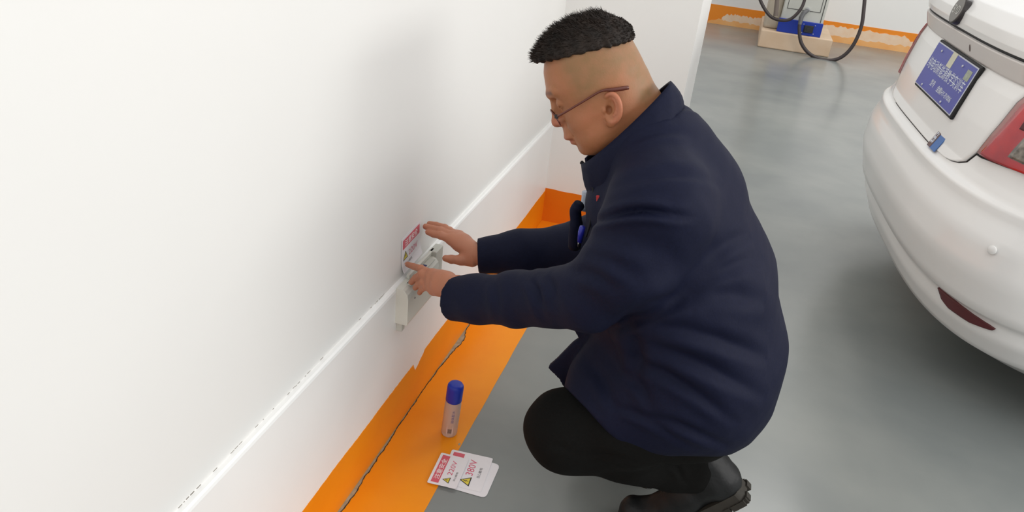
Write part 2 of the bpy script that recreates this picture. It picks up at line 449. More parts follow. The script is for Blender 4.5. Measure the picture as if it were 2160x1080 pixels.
o = MB().tube(spline(c2, 8), .0150, 12).build('cable', MT['rubber'], None, True); place(o, ch); o['label'] = 'shorter black cable loop at the left'
o = MB().tube([(0.9300,7.9500,0.3147), (0.8894,7.9700,0.5818), (0.8436,8.0500,0.9033)], [.022, .018, .016], 12).build('plug', mat('plug_brown', lin(110, 98, 90), .5)); place(o, ch)

# ================================================================== BOX ON THE CURB
MT['pvc'] = mat('pvc_white', lin(216, 216, 206), .4)
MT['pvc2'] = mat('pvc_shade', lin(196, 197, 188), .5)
bx = empty('junction_box', (0, 1.54, .395)); tag(bx, 'white plastic terminal box screwed to the face of the curb under the hands', 'box')
def boxpart(b, name, m, smooth=False): o = b.build(name, m, None, smooth); place(o, bx); return o
hs = MB()
pf = [(0, .345), (.030, .345), (.0315, .350), (.0315, .415), (.029, .428), (.022, .4365), (.016, .440), (0, .4405)]
v = [(x, y, z) for y in (1.447, 1.640) for x, z in pf]; n = len(pf)
hs.add(v, [tuple(range(n)), tuple(reversed(range(n, 2*n)))]+[(i, n+i, n+(i+1) % n, (i+1) % n) for i in range(n)])
boxpart(hs, 'housing', MT['pvc'])
boxpart(MB().rbox((0, 1.640, .372), (.022, 1.69, .452), .003), 'end_bracket', MT['pvc2'])
boxpart(MB().rbox((.002, 1.50, .4405), (.010, 1.66, .452), .0015), 'top_rail', MT['pvc'])
boxpart(MB().rbox((.012, 1.475, .4385), (.026, 1.625, .4425), .0012), 'recess', MT['pvc2'])
o = boxpart(MB().box((.014, 1.478, .4424), (.0235, 1.500, .4434)), 'slot_window', MT['gap']); o['label'] = 'black slot'
o = boxpart(MB().box((.012, 1.548, .4424), (.0215, 1.582, .4434)), 'slot_window', mat('slot_blue', lin(30, 30, 92), .4)); o['label'] = 'blue-black slot'
boxpart(MB().rbox((0, 1.452, .320), (.016, 1.47, .346), .002), 'lower_lug', MT['pvc2'])
boxpart(MB().lathe([(.0025, 0), (.002, .001)], 10, Matrix.Translation((.0315, 1.487, .402)) @ Matrix.Rotation(PI/2, 4, 'Y')), 'screw', MT['print_grey'])

# ================================================================== STICKERS
def sticker(name, label, corner, ex, ey, wd, ht, volts, bend=None, rr=.006, lift=.0006, group=None):
    """corner = lower left of the print, ex reading direction, ey up; wd/ht size; bend(u,v)->height"""
    ex = np.array(ex, float); ex /= np.linalg.norm(ex); ey = np.array(ey, float); ey -= ex*ey.dot(ex); ey /= np.linalg.norm(ey)
    nz = np.cross(ex, ey); c0 = np.array(corner, float); bend = bend or (lambda u, v: 0.)
    root = empty(name, tuple(c0)); tag(root, label, 'sticker', group)
    def mp(u, v, h): return tuple(c0+ex*u+ey*v+nz*(h+bend(u, v)))
    def sheet(nm, u0, v0, u1, v1, m, h0, h1, r=0., nu=10, nv=10):
        vs = []; fs = []
        def corner_in(u, v):
            if r <= 0: return u, v
            uc = min(max(u, u0+r), u1-r); vc = min(max(v, v0+r), v1-r); du, dv = u-uc, v-vc
            l = math.hypot(du, dv)
            if l > r and du and dv:
                k = r/l; return uc+du*k, vc+dv*k
            return u, v
        us = sorted(set([u0+(u1-u0)*i/nu for i in range(nu+1)]+([u0+r*.3, u0+r, u1-r, u1-r*.3] if r else [])))
        vvs = sorted(set([v0+(v1-v0)*i/nv for i in range(nv+1)]+([v0+r*.3, v0+r, v1-r, v1-r*.3] if r else [])))
        for h in (h1, h0):
            for b in vvs:
                for a in us:
                    p, q = corner_in(a, b); vs.append(mp(p, q, h))
        A, B = len(us), len(vvs)
        for j in range(B-1):
            for i in range(A-1):
                k = j*A+i; fs.append((k, k+1, k+A+1, k+A)); k += A*B; fs.append((k, k+A, k+A+1, k+1))
        rim = [i for i in range(A)]+[j*A+A-1 for j in range(1, B)]+[(B-1)*A+i for i in range(A-2, -1, -1)]+[j*A for j in range(B-2, 0, -1)]
        for i in range(len(rim)):
            a, b = rim[i], rim[(i+1) % len(rim)]; fs.append((a, a+A*B, b+A*B, b))
        o = link_mesh(nm, vs, fs, m); place(o, root); return o
    def word(nm, s_, cu, cv, w_, h_, m, h, bold=0.):
        t, f = fit_text(s_, w_, h_, bold)
        o = link_mesh(nm, [mp(cu+p[0], cv+p[1], h) for p in t], f, m); place(o, root); return o
    sheet('sheet', 0, 0, wd, ht, MT['paper'], 0, lift, rr)
    if volts is None: return root
    mg = .06*wd
    hd = .27*ht
    sheet('header', mg, ht-mg-hd, wd-mg, ht-mg, MT['print_red'], lift, lift+.00015)
    word('lettering', '注意安全', wd/2, ht-mg-hd/2, wd*.66, hd*.72, MT['print_white'], lift+.0003, .012)
    word('lettering', volts, wd*.60, ht*.40, wd*.46, ht*.17, MT['print_pink'], lift+.0003)
    word('lettering', '当心触电', wd*.50 if volts == '380V' else wd*.36, ht*.18, wd*.30, ht*.075, MT['print_grey'], lift+.0003)
    tri = [(-.5, -.43), (.5, -.43), (0, .43)]; cx, cy, sz = wd*.20, ht*.44, ht*.30
    for nm, sc_, m, hh in (('warning_triangle', 1.0, MT['print_black'], .0003), ('warning_triangle', .74, MT['print_yellow'], .00045)):
        o = link_mesh(nm, [mp(cx+x*sz*sc_, cy+(y_-(.04 if sc_ < 1 else 0))*sz*sc_, lift+hh) for x, y_ in tri], [(0, 1, 2)], m); place(o, root)
    bolt = [(.02, .24), (-.10, -.04), (0, -.02), (-.05, -.30), (.11, .02), (.01, .0), (.08, .22)]
    o = link_mesh('lightning_bolt', [mp(cx+x*sz*.9, cy+(y_-.08)*sz*.9, lift+.0006) for x, y_ in bolt], [tuple(range(7))], MT['print_black']); place(o, root)
    return root
# loose sheets on the floor: reading direction runs away from the camera, their tops point to the wall
dA = (-.01, 1, 0)
sticker('warning_sticker', 'blank backing sheet at the bottom of the loose sticker pile', (.300, 1.332, .0012), (-.02, 1, 0), (-1, 0, 0), .122, .115, None, rr=.012, group=None)
sticker('warning_sticker', 'loose sticker on the floor printed 380V, half covered by another', (.284, 1.345, .0022), (-.08, 1, 0), (-1, -.08, 0), .122, .108, '380V', bend=lambda u, v: .0012*(u/.12)**2*(1-v/.11), rr=.004)
sticker('warning_sticker', 'loose sticker on the floor printed 220V, on top of the pile', (.226, 1.326, .0046), (-.06, 1, 0), (-1, -.06, 0), .112, .073, '220V', bend=lambda u, v: .003*(1-u/.11)**2*(1-v/.08)+.0002, rr=.004)
# the one being pressed onto the wall, its lower edge bending out over the ledge
ws = sticker('warning_sticker', 'warning sticker being pressed onto the wall just above the ledge', (-.0128, 1.502, .450), (0, 1, .06), (0, 0, 1), .112, .092, '220V', bend=lambda u, v: .0075*max(0, 1-v/.035)**2, rr=.003)

# ================================================================== GLUE BOTTLE
tilt = Matrix.Translation((.135, 1.516, .0015)) @ Matrix.Rotation(rad(3.0), 4, 'Y')
bt = empty('glue_bottle', (0, 0, 0)); bt.matrix_world = tilt; tag(bt, 'clear glue bottle with blue cap standing on the orange stripe', 'bottle')
MT['frost'] = mat('frosted_plastic', lin(226, 208, 196), .30, trans=.45, noise=.05, nscale=20)
MB().lathe([(.017, 0), (.0200, .001), (.0213, .006), (.0213, .098), (.0205, .104), (.0188, .108), (.0185, .112)], 36).build('body', MT['frost'], bt, True)
MB().lathe([(.0205, .110), (.0212, .112), (.0212, .150), (.0205, .1565), (.018, .1605), (.0125, .162)], 36).build('cap', mat('cap_blue', lin(18, 46, 170), .38), bt, True)['label'] = 'blue screw cap'
def bottle_wrap(name, vf, f, m, ang0, z0, r=.0216):
    vs = [(r*math.cos(ang0+p[0]/r), r*math.sin(ang0+p[0]/r), z0+p[1]) for p in vf]
    return link_mesh(name, vs, f, m, bt)
fr_ = []; ff_ = []
def qd(x0, y0, x1, y1):
    k = len(fr_); fr_.extend([(x0, y0), (x1, y0), (x1, y1), (x0, y1)]); ff_.append((k, k+1, k+2, k+3))
for a in ((-.008, 0, .008, .0012), (-.008, .0238, .008, .025), (-.008, 0, -.0068, .025), (.0068, 0, .008, .025)): qd(*a)
bottle_wrap('label_frame', fr_, ff_, MT['print_white'], rad(-72), .012)
fr_ = []; ff_ = []
for i in range(9): qd(-.005+.0012*i, .004, -.0044+.0012*i+(.0003 if i % 2 else 0), .018)
bottle_wrap('barcode', fr_, ff_, MT['print_grey'], rad(-72), .012)
t, f = fit_text('液体胶水', .042, .008); t = t[:, ::-1]*np.array([-1, 1])
bottle_wrap('lettering', t, f, mat('print_blue', lin(92, 96, 150), .5), rad(-62), .070)

# ================================================================== CAR
PROF = np.array([
 [.1863,.1709,.7842,.4628],[.0863,.2212,.8244,.4628],[.056,.29,.8546,.4628],[.050,.340,.862,.4628],[.028,.356,.872,.4712],
 [-.004,.4726,.8797,.4712],[.0,.5631,.8797,.4712],[.02,.6235,.8747,.4712],[.0216,.6536,.8696,.4628],[.0466,.6687,.8646,.405],
 [.0616,.7039,.8646,.405],[.0766,.8045,.8646,.405],[.0966,.905,.8546,.405],[.1116,.9452,.8495,.405],[.0866,1.0193,.8445,.405],
 [.0826,1.0344,.8395,.40],[.0830,1.0646,.8344,.40],[.1080,1.105,.8244,.40],[.200,1.140,.8043,.40],[.5435,1.175,.7641,.387]])
CX0, CY0, CYAW, CLEN = 1.2376, 2.956, 0.0621, 4.3
def prof_at(t):
    i = np.arange(len(PROF)); return [np.interp(t, i, PROF[:, k]) for k in range(4)]
def car_pt(q, t, off=0.):
    q, t = np.broadcast_arrays(np.asarray(q, float), np.asarray(t, float))
    def base(q, t):
        u0, z, w_, cr = prof_at(t); a = np.abs(q); L = w_+cr*.62; n = 3.2; s = np.clip(a/L, 0, 1); th = s*PI/2
        c, sn = np.cos(th), np.sin(th); rr = (sn**n+np.maximum(c, 0)**n)**(-1/n)
        v = w_*rr*sn; uu = cr*(1-rr*c)+np.maximum(a-L, 0)
        return np.stack([u0+uu, np.sign(q)*v, z], -1)
    p = base(q, t)
    if off:
        e = 1e-3; dq = base(q+e, t)-base(q-e, t); dt = base(q, np.minimum(t+.3, 19))-base(q, np.maximum(t-.3, 0))
        nn = np.cross(dt, dq); nn /= np.linalg.norm(nn, axis=-1, keepdims=True)+1e-12
        nn *= np.where(nn[..., :1]*1.0+nn[..., 1:2]*-np.sign(q)[..., None]*1.0-nn[..., 2:]*.6 > 0, -1, 1)
        p = p+nn*off
    return p
def car_world(p):
    c, s = math.cos(CYAW), math.sin(CYAW)
    return np.stack([CX0+p[..., 0]*c-p[..., 1]*s, CY0+p[..., 0]*s+p[..., 1]*c, p[..., 2]], -1)
car = empty('car', (CX0, CY0, 0)); car.rotation_euler = (0, 0, CYAW)
tag(car, 'white saloon car parked with its rear towards the man, at the right', 'car')
MT['paint'] = mat('car_white', lin(240, 239, 237), .28, coat=.5, spec=.5)
MT['paint_shaded'] = mat('car_white_shaded', lin(218, 212, 208), .35, coat=.3)  # body white greyed in the colour for the shade under the lid lip
def patch(name, t0, t1, qa, qb, off, th, m, nt=40, nq=40, parent=None, smooth=True):
    """patch of the car skin between q limits (functions of t), proud by off, thickness th"""
    ts = np.linspace(t0, t1, nt+1)
    ts = np.unique(np.concatenate([ts, np.arange(math.ceil(t0), math.floor(t1)+1)])) if t1-t0 > 1 else ts
    A = np.array([qa(t) for t in ts]); B = np.array([qb(t) for t in ts])
    s = np.linspace(0, 1, nq+1); Q = A[:, None]+(B-A)[:, None]*s; T = np.broadcast_to(ts[:, None], Q.shape)
    top = car_pt(Q, T, off); bot = car_pt(Q, T, off-th)
    R_, C_ = Q.shape; N = R_*C_; vs = np.concatenate([top.reshape(-1, 3), bot.reshape(-1, 3)]); fs = []
    for i in range(R_-1):
        for j in range(C_-1):
            k = i*C_+j; fs.append((k, k+C_, k+C_+1, k+1)); k += N; fs.append((k, k+1, k+C_+1, k+C_))
    rim = list(range(C_))+[i*C_+C_-1 for i in range(1, R_)]+[(R_-1)*C_+j for j in range(C_-2, -1, -1)]+[i*C_ for i in range(R_-2, 0, -1)]
    for i in range(len(rim)):
        a, b = rim[i], rim[(i+1) % len(rim)]; fs.append((a, b, b+N, a+N))
    o = link_mesh(name, vs, fs, m, parent or car, False)
    if smooth:
        k = [True]*(2*(R_-1)*(C_-1))+[False]*len(rim); o.data.polygons.foreach_set('use_smooth', k)
    return o
# closed body: plan curve, straight sides, mirrored nose
ts = np.unique(np.concatenate([np.linspace(0, 19, 77), np.arange(20)]))
qs = np.concatenate([np.linspace(0, 1.15, 60)])
rings = []
for t in ts:
    r = car_pt(qs, np.full(len(qs), t)); rear_l = r; mir = r.copy(); mir[:, 0] = CLEN-mir[:, 0]
    left = np.concatenate([rear_l, mir[::-1]]); right = left[::-1].copy(); right[:, 1] *= -1
    rings.append(np.concatenate([left, right[1:-1]]))
n = len(rings[0]); vs = np.concatenate(rings); fs = []
for i in range(len(rings)-1):
    for j in range(n): fs.append((i*n+j, (i+1)*n+j, (i+1)*n+(j+1) % n, i*n+(j+1) % n))
fs.append(tuple(range(n))); fs.append(tuple(reversed([(len(rings)-1)*n+j for j in range(n)])))
bodyo = link_mesh('body', vs, fs, MT['paint'], car, True)
ql = lambda t: float(np.interp(t, [9.2, 9.25, 9.35, 9.6, 10.4, 11.3, 12.3, 13.0, 14.0, 15, 17, 19], [.24, .30, .335, .365, .41, .428, .442, .45, .458, .47, .50, .52]))
g = .006
patch('seam', 9.12, 13.95, lambda t: -ql(max(t, 9.2))-g, lambda t: ql(max(t, 9.2))+g, .0006, .003, MT['gap'], 60, 50)
lid = patch('trunk_lid', 9.22, 13.84, lambda t: -ql(t), lambda t: ql(t), .0045, .006, MT['paint'], 60, 50)
patch('trunk_lid', 13.98, 18.9, lambda t: -ql(t), lambda t: ql(t), .0045, .006, MT['paint'], 40, 50)['label'] = 'upper lip of the trunk lid'
patch('garnish', 13.05, 13.85, lambda t: -.43, lambda t: .405, .009, .006, MT['paint_shaded'], 10, 40, parent=lid)
for sg in (-1, 1):
    qo = lambda t: float(np.interp(t, [10.36, 10.40, 10.46, 10.56, 10.8, 12, 13.6], [.425, .47, .54, .64, .78, .92, .90]))
    def lim(fa, fb): return ((lambda t: -fb(t)), (lambda t: -fa(t))) if sg < 0 else (fa, fb)
    a, b = lim(lambda t: ql(t)+.0045, lambda t: qo(t)+.008)
    bz = patch('light_bezel', 10.32, 13.75, a, b, .003, .004, MT['gap'], 30, 30)
    a, b = lim(lambda t: ql(t)+.020+.010*(t-10.3)/3, lambda t: qo(t))
    tl = patch('tail_light', 10.40, 13.6, a, b, .012, .010, mat('lamp_red', lin(196, 22, 34), .12, coat=1, noise=1, nscale=11, col2=lin(150, 18, 40)), 30, 30); tl['label'] = 'glossy red lens'
    a, b = lim(lambda t: ql(t)+.008, lambda t: ql(t)+.022+.010*(t-10.3)/3)
    patch('lens_edge', 10.40, 13.6, a, b, .010, .008, mat('lens_edge_pink', lin(164, 112, 108), .2, coat=.6), 30, 4, parent=tl)
    a, b = lim(lambda t: .515+.02*(t-10.7), lambda t: .68)
    patch('reverse_lamp', 10.72, 11.3, a, b, .0135, .004, mat('lamp_clear', lin(150, 140, 128), .12, coat=1, noise=1, nscale=60, col2=lin(70, 62, 52), metal=.3), 8, 12, parent=tl)
    a, b = lim(lambda t: .500, lambda t: .56+.04*(t-10.8))
    patch('lamp_element', 11.45, 11.75, a, b, .0135, .004, mat('lamp_dark', lin(84, 14, 26), .3), 6, 6, parent=tl)
    a, b = lim(lambda t: float(np.interp(t, [2.30, 2.5, 3.0], [.545, .515, .492])), lambda t: float(np.interp(t, [2.30, 2.55, 2.75, 3.0], [.62, .69, .70, .56])))
    patch('reflector', 2.30, 3.0, a, b, .006, .008, mat('reflector_red', lin(86, 20, 26), .3, coat=.3), 10, 20)['label'] = 'dark red bumper reflector'
    p = car_pt(sg*.66, 5.85, .004); nrm = car_pt(sg*.66, 5.85, .02)-p
    o = MB().lathe([(.0125, -.002), (.0125, .001), (.011, .0025)], 20, Matrix.Translation(Vector(p)) @ Vector(nrm).to_track_quat('Z', 'Y').to_matrix().to_4x4()).build('parking_sensor', MT['paint'], car, True)
def frame_on(q, t, off):
    p = car_pt(q, t, off); e = .01
    dx = car_pt(q-e, t, off)-car_pt(q+e, t, off); up = car_pt(q, t+.1, off)-car_pt(q, t-.1, off)
    X = Vector(dx).normalized(); Y = Vector(up); Y = (Y-X*Y.dot(X)).normalized(); Z = X.cross(Y)
    Mx = Matrix((( X.x, Y.x, Z.x, p[0]), (X.y, Y.y, Z.y, p[1]), (X.z, Y.z, Z.z, p[2]), (0, 0, 0, 1))); return Mx
# number plate (seen from behind, its x axis runs to the car's right)
PM = Matrix.Translation(Vector((0, 0, .012)))
pw_ = np.array((1.3200,2.8962,0.8620))-[CX0, CY0, 0]; c0 = np.array([pw_[0]*math.cos(CYAW)+pw_[1]*math.sin(CYAW), -pw_[0]*math.sin(CYAW)+pw_[1]*math.cos(CYAW), pw_[2]]); Xp = Vector((0, -1, 0)); Yp = (Vector(car_pt(0, 12.6, .01))-Vector(car_pt(0, 10.8, .01))).normalized(); Zp = Xp.cross(Yp)
PM = Matrix(((Xp.x, Yp.x, Zp.x, c0[0]), (Xp.y, Yp.y, Zp.y, c0[1]+.0), (Xp.z, Yp.z, Zp.z, c0[2]), (0, 0, 0, 1)))
MT['plate'] = mat('plate_blue', lin(72, 78, 168), .35, noise=.1, nscale=6); MT['plate_edge'] = mat('plate_rim', lin(200, 202, 214), .35, metal=.3)
MT['plate_txt'] = mat('plate_lettering', lin(214, 220, 232), .4)
PW, PH = .470, .158
plt = MB().rbox((-PW/2-.008, -PH/2-.008, -.012), (PW/2+.008, PH/2+.008, .0), .005, PM).build('number_plate', MT['gap'], car); plt['label'] = 'blue plate with white Chinese lettering'
MB().rbox((-PW/2, -PH/2, 0), (PW/2, PH/2, .003), .0014, PM).build('plate_rim', MT['plate_edge'], plt)
MB().box((-PW/2+.005, -PH/2+.004, .003), (PW/2-.005, PH/2-.004, .0036), PM).build('plate_face', MT['plate'], plt)
def ptext(s_, cx, cy, w_, h_, m, bold=.0, z=.0042, par=None, Mx=None):
    t, f = fit_text(s_, w_, h_, bold); Mx = Mx or PM
    return link_mesh('lettering', [tuple(Mx @ Vector((p[0]+cx, p[1]+cy, z))) for p in t], f, m, par or plt)
ptext('纯电动新能源教学实训车', .0, .008, .43, .040, MT['plate_txt'], .004)
ptext('型号', -.055, -.040, .048, .022, MT['plate_txt'], .01)
ptext('金鹏HY-EV006', .092, -.042, .17, .022, MT['plate_txt'], .01)
MB().box((-.035, .028, .0036), (.015, .079, .0046), PM).build('paper_tab', mat('tab_beige', lin(206, 204, 184), .6), plt)
MB().box((.165, .028, .0036), (.212, .060, .0044), PM).build('hologram', mat('holo', lin(168, 176, 156), .3, metal=.2, noise=.3, nscale=90), plt)
for bxx, byy in ((-.145, .058), (.110, .058), (-.145, -.066), (.110, -.066)):
    MB().lathe([(.0045, .003), (.0045, .0065), (.003, .008)], 10, PM @ Matrix.Translation((bxx, byy, 0))).build('bolt', MT['plate_edge'], plt, True)
# keyhole, emblem, small badge
kx = frame_on(-.13, 13.45, .0095)
MB().lathe([(.0075, 0), (.006, .0012)], 14, kx @ Matrix.Diagonal((.75, 1.6, 1, 1))).build('keyhole', mat('keyhole_dark', lin(88, 74, 70), .5), lid)
EM = frame_on(.01, 15.95, .006)
def oval(a, b, z0, z1, e=.003): return [(a, b, z0), (a, b, z1-e), (a-e, b-e, z1)]
em = MB()
n = 40; vs = []; fs = []
for a, b, z in oval(.052, .046, -.010, .010): vs += [tuple(EM @ Vector((a*math.cos(2*PI*i/n), b*math.sin(2*PI*i/n), z))) for i in range(n)]
for r_ in range(2):
    for i in range(n): fs.append((r_*n+i, r_*n+(i+1) % n, (r_+1)*n+(i+1) % n, (r_+1)*n+i))
fs.append(tuple(2*n+i for i in range(n)))
emb = em.add(vs, fs).build('emblem', mat('emblem_rim', lin(60, 56, 56), .3, metal=.4), car, False)
em2 = MB().lathe([(1, 0), (.98, .0012)], n, EM @ Matrix.Translation((0, 0, .010)) @ Matrix.Diagonal((.047, .041, 1, 1))).build('emblem_face', mat('emblem_face', lin(128, 124, 120), .3, metal=.6), emb)
ptext('BYD', 0, 0, .064, .028, mat('emblem_letters', lin(190, 188, 182), .25, metal=.7), .02, .0118, emb, EM)
BM = frame_on(-.228, 9.9, .0052) @ Matrix.Scale(1.3, 4)
bd = MB().rbox((-.030, -.026, 0), (.030, .026, .002), .0009, BM).build('badge', mat('badge_blue', lin(66, 110, 176), .35), car)
MB().box((-.029, -.025, .002), (-.006, .025, .0026), BM).build('badge_panel', mat('badge_brown', lin(104, 78, 76), .4), bd)
ptext('E6', -.018, 0, .016, .030, MT['plate_txt'], .02, .0030, bd, BM)
# cabin, glass and wheels beyond the frame keep the car whole from the side
cab_rings = []
for z, ur, uf, hw in ((1.13, .62, 3.55, .74), (1.25, .88, 3.15, .70), (1.38, 1.15, 2.80, .64), (1.46, 1.42, 2.55, .58), (1.48, 1.60, 2.40, .50)):
    ring = []
    for i in range(48):
        a = 2*PI*i/48; c, s_ = math.cos(a), math.sin(a); rr = (abs(c)**4+abs(s_)**4)**-.25
        ring.append(((ur+uf)/2+(uf-ur)/2*c*rr, hw*s_*rr, z))
    cab_rings.append(ring)
def loftrings(rr, name, m, par, cap=True):
    n = len(rr[0]); v = [p for q in rr for p in q]; f = []
    for i in range(len(rr)-1):
        for j in range(n): f.append((i*n+j, i*n+(j+1) % n, (i+1)*n+(j+1) % n, (i+1)*n+j))
    if cap: f.append(tuple((len(rr)-1)*n+j for j in range(n)))
    return link_mesh(name, v, f, m, par, True)
loftrings(cab_rings[:3], 'window_glass', mat('tinted_glass', lin(40, 46, 50), .08, coat=.5), car, False)
loftrings(cab_rings[2:], 'roof', MT['paint'], car)
tyre = mat('tyre', lin(30, 30, 30), .8)
for ux in (.95, 3.45):
    for vy in (-.80, .80):
        Mx = Matrix.Translation((ux, vy, .30)) @ Matrix.Rotation(PI/2, 4, 'X')
        wh = MB().lathe([(.18, -.10), (.27, -.10), (.295, -.085), (.30, -.04), (.30, .04), (.295, .085), (.27, .10), (.18, .10)], 40, Mx).build('wheel', tyre, car, True)
        MB().lathe([(.19, -.101), (.17, -.102), (.05, -.09)], 30, Mx).build('rim', MT['plate_edge'], wh, True)
        MB().lathe([(.05, .09), (.17, .102), (.19, .101)], 30, Mx).build('rim', MT['plate_edge'], wh, True)
MB().box((.45, -.62, .18), (CLEN-.45, .62, .30)).build('underbody', MT['gap'], car)

# ================================================================== MAN
th = rad(35); YW = rad(12)
HF = np.array([-math.cos(th), 0, -math.sin(th)]); HS = np.array([0, -1., 0]); HU = np.array([-math.sin(th), 0, math.cos(th)])
HF, HS = HF*math.cos(YW)+HS*math.sin(YW), HS*math.cos(YW)-HF*math.sin(YW)
HO = np.array((0.3281,1.4090,0.9103))-HF*.1275          # head centre behind the nose tip
HM = np.stack([HF, HS, HU])
def hp(a, s, b): return HO+HF*a+HS*s+HU*b
def hloc(X, Y, Z):
    x, y, z = X-HO[0], Y-HO[1], Z-HO[2]
    return x*HF[0]+y*HF[1]+z*HF[2], x*HS[0]+y*HS[1]+z*HS[2], x*HU[0]+y*HU[1]+z*HU[2]
hk = np.array([
# b      front   back    half width
[-.092,  .070,   .030,   .022],
[-.086,  .086,   .010,   .036],
[-.078,  .097,  -.010,   .046],
[-.066,  .1000, -.030,   .056],
[-.050,  .103,  -.052,   .064],
[-.033,  .106,  -.070,   .0695],
 [-.011,  .1035, -.072,   .0735],
[ .012,  .1000, -.076,   .0755],
[ .035,  .1020, -.077,   .0765],
[ .055,  .1080, -.076,   .0770],
[ .070,  .1060, -.075,   .0765],
[ .095,  .0980, -.073,   .0735],
[ .115,  .0860, -.067,   .0660],
[ .126,  .0700, -.050,   .0530],
[ .136,  .0450, -.026,   .0330],
[ .140,  .0200, -.008,   .0150]])
head = Field((.24, 1.30, .82), (.58, 1.54, 1.16), .0018)
def f_head(X, Y, Z):
    a, s, b = hloc(X, Y, Z); a, s, b = np.broadcast_arrays(a, s, b)
    fr = np.interp(b, hk[:, 0], hk[:, 1]); bk = np.interp(b, hk[:, 0], hk[:, 2]); hw = np.interp(b, hk[:, 0], hk[:, 3])
    ac, ra = (fr+bk)/2, (fr-bk)/2
    rho = (np.abs((a-ac)/ra)**2.15+np.abs(s/hw)**2.15)**(1/2.15)
    d = (rho-1)*np.minimum(ra, hw)*.85
    return np.maximum(d, np.maximum(b-.140, -.092-b))
head.op(f_head, (.24, 1.32, .84), (.56, 1.52, 1.15), 0)
# smooth the lofted steps
def blur(F, it=1):
    for _ in range(it):
        a = F.a
        for ax in range(3):
            a = (np.roll(a, 1, ax)+2*a+np.roll(a, -1, ax))*.25
        F.a = a.astype(np.float32)
head.a = np.clip(head.a, -.06, .06); blur(head, 3)
def hc(p, q, r0, r1=None, k=.008, mode='u'): head.cap(hp(*p), hp(*q), r0, r1, k, mode)
def he(p, R, k=.008, mode='u', Mx=None): head.ell(hp(*p), R, k, mode, HM if Mx is None else Mx)
# neck with a soft roll at the nape
head.chain([hp(-.012, 0, -.01), hp(-.028, 0, -.07), (.505, 1.425, .885), (.535, 1.43, .83)], [.058, .0535, .056, .066], .020, sy=1.05)
hc((.02, 0, -.075), (-.02, 0, -.10), .042, .05, .02)
he((.045, .030, -.048), (.040, .030, .030), .02); he((.045, -.030, -.048), (.040, .030, .030), .02)      # full cheeks and jowl
he((.062, .034, -.010), (.030, .026, .026), .015); he((.062, -.034, -.010), (.030, .026, .026), .015)
hc((.102, .012, .054), (.088, .042, .058), .0085, .006, .010); hc((.102, -.012, .054), (.088, -.042, .058), .0085, .006, .010)   # brow
for sg in (-1, 1):
    he((.103, .030*sg, .034), (.014, .017, .011), .008, 's')
    he((.086, .030*sg, .033), (.0135, .0145, .0125), .003)
    hc((.0990, .018*sg, .0275), (.0930, .043*sg, .0280), .0013, .001, .0015, 's')
hc((.100, 0, .046), (.1135, 0, .006), .0075, .0105, .010)
he((.1150, 0, .0005), (.0125, .0120, .0105), .006)
for sg in (-1, 1):
    he((.1065, .0125*sg, -.0015), (.0105, .0065, .0085), .004)
    he((.1120, .0065*sg, -.0105), (.0045, .0028, .003), .0015, 's')
    hc((.100, .020*sg, -.004), (.094, .030*sg, -.034), .0012, .0012, .006, 's')
he((.0960, 0, -.0235), (.0180, .0240, .0150), .010)
he((.1030, 0, -.0335), (.0155, .0260, .0075), .008)
he((.0985, 0, -.0475), (.0130, .0210, .0065), .006)
hc((.1190, -.016, -.0405), (.1190, .016, -.0405), .0022, .0022, .002, 's')
hc((.110, .0, -.0405), (.096, .026, -.0425), .0018, .0012, .002, 's'); hc((.110, .0, -.0405), (.096, -.026, -.0425), .0018, .0012, .002, 's')
he((.0860, 0, -.0680), (.0160, .0190, .0130), .010)
# ears
for sg in (-1, 1):
    e0 = np.array([.009, .0765*sg, -.011]); up = np.array([-.38, .10*sg, .92]); up /= np.linalg.norm(up)
    bk = np.array([-.80, .50*sg, -.33]); bk -= up*bk.dot(up); bk /= np.linalg.norm(bk); ot = np.cross(bk, up)*(-1)
    toW = lambda v: HF*v[0]+HS*v[1]+HU*v[2]
    EMx = np.stack([toW(bk), toW(ot), toW(up)])
    ec = lambda x, y_, z: hp(*(e0+bk*x+ot*y_+up*z))
    head.ell(ec(.003, 0, .0), (.0180, .0050, .0275), .004, 'u', EMx)
    sgo = 1 if ot[1]*sg > 0 else -1
    head.ell(ec(.001, .0085*sgo, .002), (.0115, .0095, .0175), .003, 's', EMx)
    head.ell(ec(-.005, .006*sgo, -.004), (.0070, .0140, .0085), .002, 's', EMx)
    n = 22; P_ = []
    for i in range(n+1):
        a = rad(-150+300*i/n)
        P_.append(ec(.003+.0172*math.cos(a*.86), .0026*sgo, .001+.0255*math.sin(a*.86)+.0))
    head.chain(P_, [.0036]*len(P_), .003)
    P_ = [ec(.003+.0110*math.cos(a), .0025*sgo, .003+.0165*math.sin(a)) for a in [rad(-70+28*i) for i in range(6)]]
    head.chain(P_, [.0024]*len(P_), .003)
    head.ell(ec(-.0130, .003*sgo, -.004), (.0042, .0040, .0060), .003, 'u', EMx)
    head.ell(ec(-.001, .001*sgo, -.0275), (.0085, .0050, .0085), .005, 'u', EMx)
hv, hf = head.mesh()

